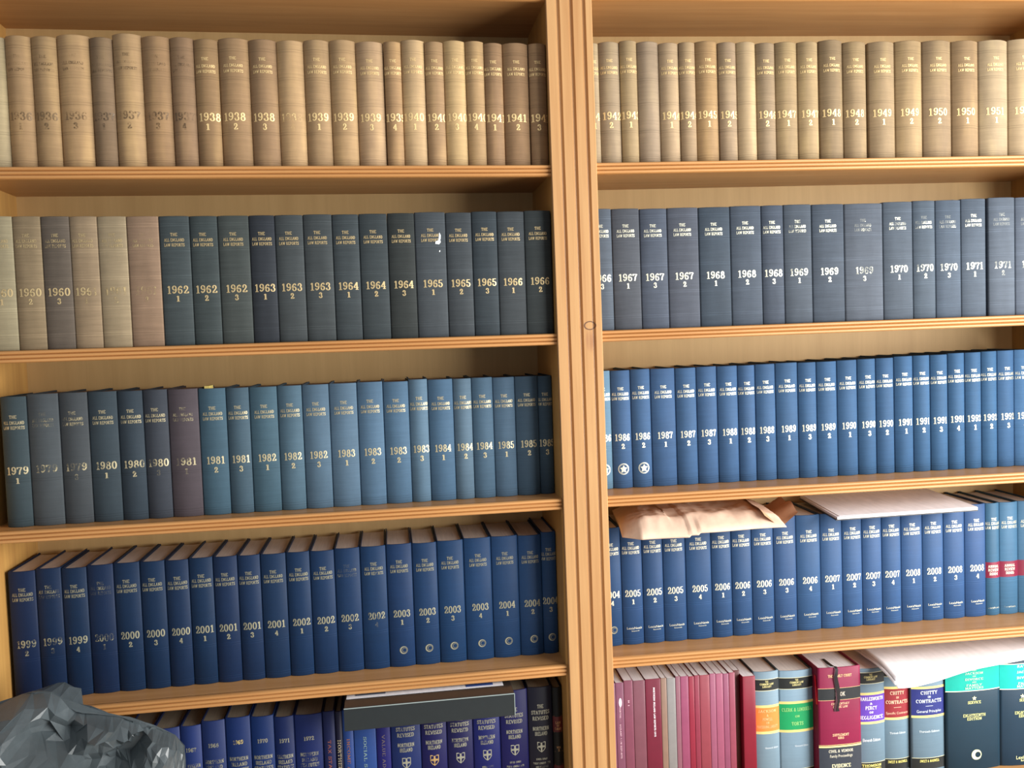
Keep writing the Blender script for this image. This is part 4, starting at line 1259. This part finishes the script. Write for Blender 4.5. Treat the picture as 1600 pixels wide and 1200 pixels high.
mesh_obj('envelope_body', V, Fc, M_KRAFT, root, srgb(232, 200, 176), True)
def flap(u, v):
    # open mouth of the packet, lip curling up
    x = .150 + .058*u
    y = lerp(-.022+.045*u, .150, v)
    z = .004 + .020*u*u + .012*math.sin(v*3.0)*(u) - .003 + .004*math.sin(v*14+u*4)*u
    return (x, y, z)
grid_obj('envelope_flap', flap, 18, 24, M_KRAFT, root, srgb(196, 150, 118))
def lip(u, v):
    x = .118 + .030*u + .012*v
    y = lerp(-.020, .17, v)
    return (x, y, .0345 - .024*u - .010*abs(2*v-1)**2 + .002*math.sin(v*11))
grid_obj('envelope_seam', lip, 8, 24, M_KRAFT, root, srgb(205, 160, 125))

# ------------------------------------------------------------------ spiral note pad
root = empty('spiral_notepad', 'R', 1.072, .0, zt4+.0005)
root.rotation_euler = (Matrix.Rotation(0.030, 4, 'X').to_3x3() @ FR['R'].to_3x3()).to_euler()
tag(root, 'white spiral note pad lying on the blue volumes, wire along its back edge', 'notepad')
def quadslab(name, c, z0, z1, mat, color, sub=None):
    V = [(*p, z0) for p in c] + [(*p, z1) for p in c]
    Fc = [(3, 2, 1, 0), (4, 5, 6, 7)] + [(i, (i+1) % 4, 4+(i+1) % 4, 4+i) for i in range(4)]
    return mesh_obj(name, V, Fc, mat, sub or root, color)
PC = [(-.166, -.002), (.150, .008), (.158, .212), (-.152, .205)]
quadslab('back_board', [(p[0]*1.01-.001, p[1]) for p in PC], 0.0, .0022, M_PLASTIC, srgb(50, 45, 42))
quadslab('page_stack', PC, .0024, .0075, M_PAPER, srgb(240, 236, 240))
quadslab('front_sheet', [(-.160, .003), (.150, .010), (.156, .206), (-.148, .200)], .0080, .0084, M_PAPER, srgb(244, 240, 244))
V = []; Fc = []
for k in range(38):
    cx = -.146 + .300*k/37; cy = .206
    nr, nt2 = 10, 4; n0 = len(V)
    for a in range(nr):
        A = 2*math.pi*a/nr
        for q in range(nt2):
            Q = 2*math.pi*q/nt2
            rr = .0058 + .0007*math.cos(Q)
            V.append((cx+.0007*math.sin(Q)+.001*math.sin(A), cy+rr*math.cos(A), .0045+rr*math.sin(A)))
    for a in range(nr):
        for q in range(nt2):
            Fc.append((n0+a*nt2+q, n0+a*nt2+(q+1) % nt2, n0+((a+1) % nr)*nt2+(q+1) % nt2, n0+((a+1) % nr)*nt2+q))
mesh_obj('spiral_wire', V, Fc, M_PLASTIC, root, srgb(95, 85, 80), True)

# ------------------------------------------------------------------ loose sheets on the law books
labs = ['topmost loose white sheet of the stack lying on the law books'] + ['loose white sheet under the topmost one on the law books']*6
for k in range(7):
    dx, dy, rz = [(0, 0, 0), (-.004, .004, .01), (.006, -.004, -.012), (-.010, -.006, .02), (.012, .002, -.02), (-.006, -.010, .012), (.016, -.006, -.03)][6-k]
    root = empty('paper_sheet', 'R', 1.20+dx, .055+dy, -.7315+.0016*k, rz)
    def sheet(u, v, k=k):
        x = lerp(-.190, .200, u); y = lerp(-.078-.004*math.sin(u*5+k), .085, v) + .055*u - .012*(1-v)*(1-u)
        z = .0025 - .016*(max(0, .55-v)/.55)**1.6*(math.exp(-((u-.12)/.22)**2)) * (1.0-.06*k) - .006*(max(0, .35-v)/.35)**1.5*(1-u) + .0015*math.sin(u*6+k*.7)
        z += .0012*k*max(0, u-.5)
        return (x, y, z)
    n = 28
    V = [sheet(i/n, j/14) for j in range(15) for i in range(n+1)]
    V += [(x, y, z-.0007) for x, y, z in V]
    o_ = (n+1)*15
    Fc = []
    for j in range(14):
        for i in range(n):
            a = j*(n+1)+i
            Fc.append((a, a+1, a+n+2, a+n+1)); Fc.append((o_+a, o_+a+n+1, o_+a+n+2, o_+a+1))
    for i in range(n):
        Fc.append((i, o_+i, o_+i+1, i+1)); a = 14*(n+1)+i; Fc.append((a, a+1, o_+a+1, o_+a))
    for j in range(14):
        a = j*(n+1); Fc.append((a, a+n+1, o_+a+n+1, o_+a)); a += n; Fc.append((a, o_+a, o_+a+n+1, a+n+1))
    root_m = FR['R'] @ Matrix.Translation((1.20+dx, .055+dy, -.7315+.0016*k)) @ Matrix.Rotation(rz, 4, 'Z')
    bpy.data.objects.remove(root)
    o = mesh_obj('paper_sheet', V, Fc, M_PAPER, None, srgb(246, 244, 248), True)
    o.matrix_world = root_m
    tag(o, labs[0] if k == 6 else labs[1], 'paper', 'loose sheets on the law books')

# ------------------------------------------------------------------ crumpled grey plastic sack standing in front
def sack_mat():
    m, nt, N, L, P = new_mat('grey_polythene')
    a = obj_noise(N, L, 1.0, (14, 14, 14), 4.0, 0.6)
    L.new(mix_rgb(N, L, ramp(N, L, a, 0.35, 0.65), (0.055, 0.068, 0.074), (0.085, 0.105, 0.115)), P.inputs['Base Color'])
    P.inputs['Roughness'].default_value = 0.36
    P.inputs['Specular IOR Level'].default_value = 0.65
    b = obj_noise(N, L, 1.0, (60, 60, 60), 3.0, 0.6)
    bp = N.new('ShaderNodeBump'); bp.inputs['Strength'].default_value = 0.25; bp.inputs['Distance'].default_value = 0.002
    L.new(b, bp.inputs['Height']); L.new(bp.outputs[0], P.inputs['Normal'])
    return m
SIL = [(-1.06, -.70), (-.95, -.66), (-.85, -.630), (-.76, -.612), (-.68, -.595), (-.648, -.583), (-.617, -.579), (-.590, -.585), (-.577, -.600), (-.567, -.616), (-.552, -.621), (-.516, -.628), (-.474, -.640), (-.427, -.661), (-.396, -.679), (-.384, -.70)]
def ztop(x):
    for a, c in zip(SIL, SIL[1:]):
        if x <= c[0]: return lerp(a[1], c[1], (x-a[0])/(c[0]-a[0]))
    return SIL[-1][1]
cx, hwid, cy, hdep = -.725, .343, -.150, .125
NA, ZS = 150, []
zz = 0.0
while zz < 1.0:                       # rings lie closer together towards the gathered top
    ZS.append(zz); zz += 0.05 if zz < .6 else 0.0155
ZS.append(1.0)
rs = random.Random(11)
V = []
for k, t in enumerate(ZS):
    for a in range(NA):
        last = k in (0, len(ZS)-1)
        A = 2*math.pi*(a + (0 if last else rs.uniform(-.42, .42)) + .5*(k % 2))/NA
        tt = t if last else min(.9985, t + rs.uniform(-.0045, .0045))
        ex = math.copysign(abs(math.cos(A))**.75, math.cos(A)); ey = math.copysign(abs(math.sin(A))**.8, math.sin(A))
        dsh = math.sqrt(max(0.0, 1-tt**9))
        x = cx + hwid*ex
        y = cy + hdep*ey*dsh + .03*(tt**6)
        z = FLOOR + .001 + (ztop(x)-FLOOR)*tt
        q = Vector((x, y, z))
        wx = x + .06*noise.noise(q*6 + Vector((9, 2, 4))); wz = z + .06*noise.noise(q*6 + Vector((1, 7, 3)))
        fold = 0.0
        for (ax, az, fr, am, sd) in ((.62, .78, 15, .60, 1), (-.5, .86, 19, .45, 5), (.95, -.3, 30, .22, 9)):
            # long straight creases: noise stretched along one direction, folded sharply
            u_, v_ = wx*ax + wz*az, -wx*az + wz*ax
            n_ = noise.noise(Vector((u_*fr, v_*fr*.30, sd + y*fr*.4)))
            fold += am*(1-abs(n_)*2.4)
        d = (.075*(fold-.62) + rs.uniform(-.0028, .0028))*min(1, (1-tt)*40+.15)*min(1.0, tt*20)
        y += d*(-1 if ey < 0 else 1)*(abs(ey)+.3)
        x += d*.35*ex
        V.append((x, y, z))
Fc = []
NK = len(ZS)-1
for k in range(NK):
    for a in range(NA):
        b_ = (a+1) % NA
        p0, p1, p2, p3 = k*NA+a, k*NA+b_, (k+1)*NA+b_, (k+1)*NA+a
        if rs.random() < .5: Fc += [(p0, p1, p2), (p0, p2, p3)]
        else: Fc += [(p0, p1, p3), (p1, p2, p3)]
Fc.append(tuple(range(NA-1, -1, -1))); Fc.append(tuple(NK*NA+a for a in range(NA)))
o = mesh_obj('plastic_sack', V, Fc, sack_mat(), None, None, False)
tag(o, 'crumpled dark grey plastic sack in front of the bottom shelves', 'bag')
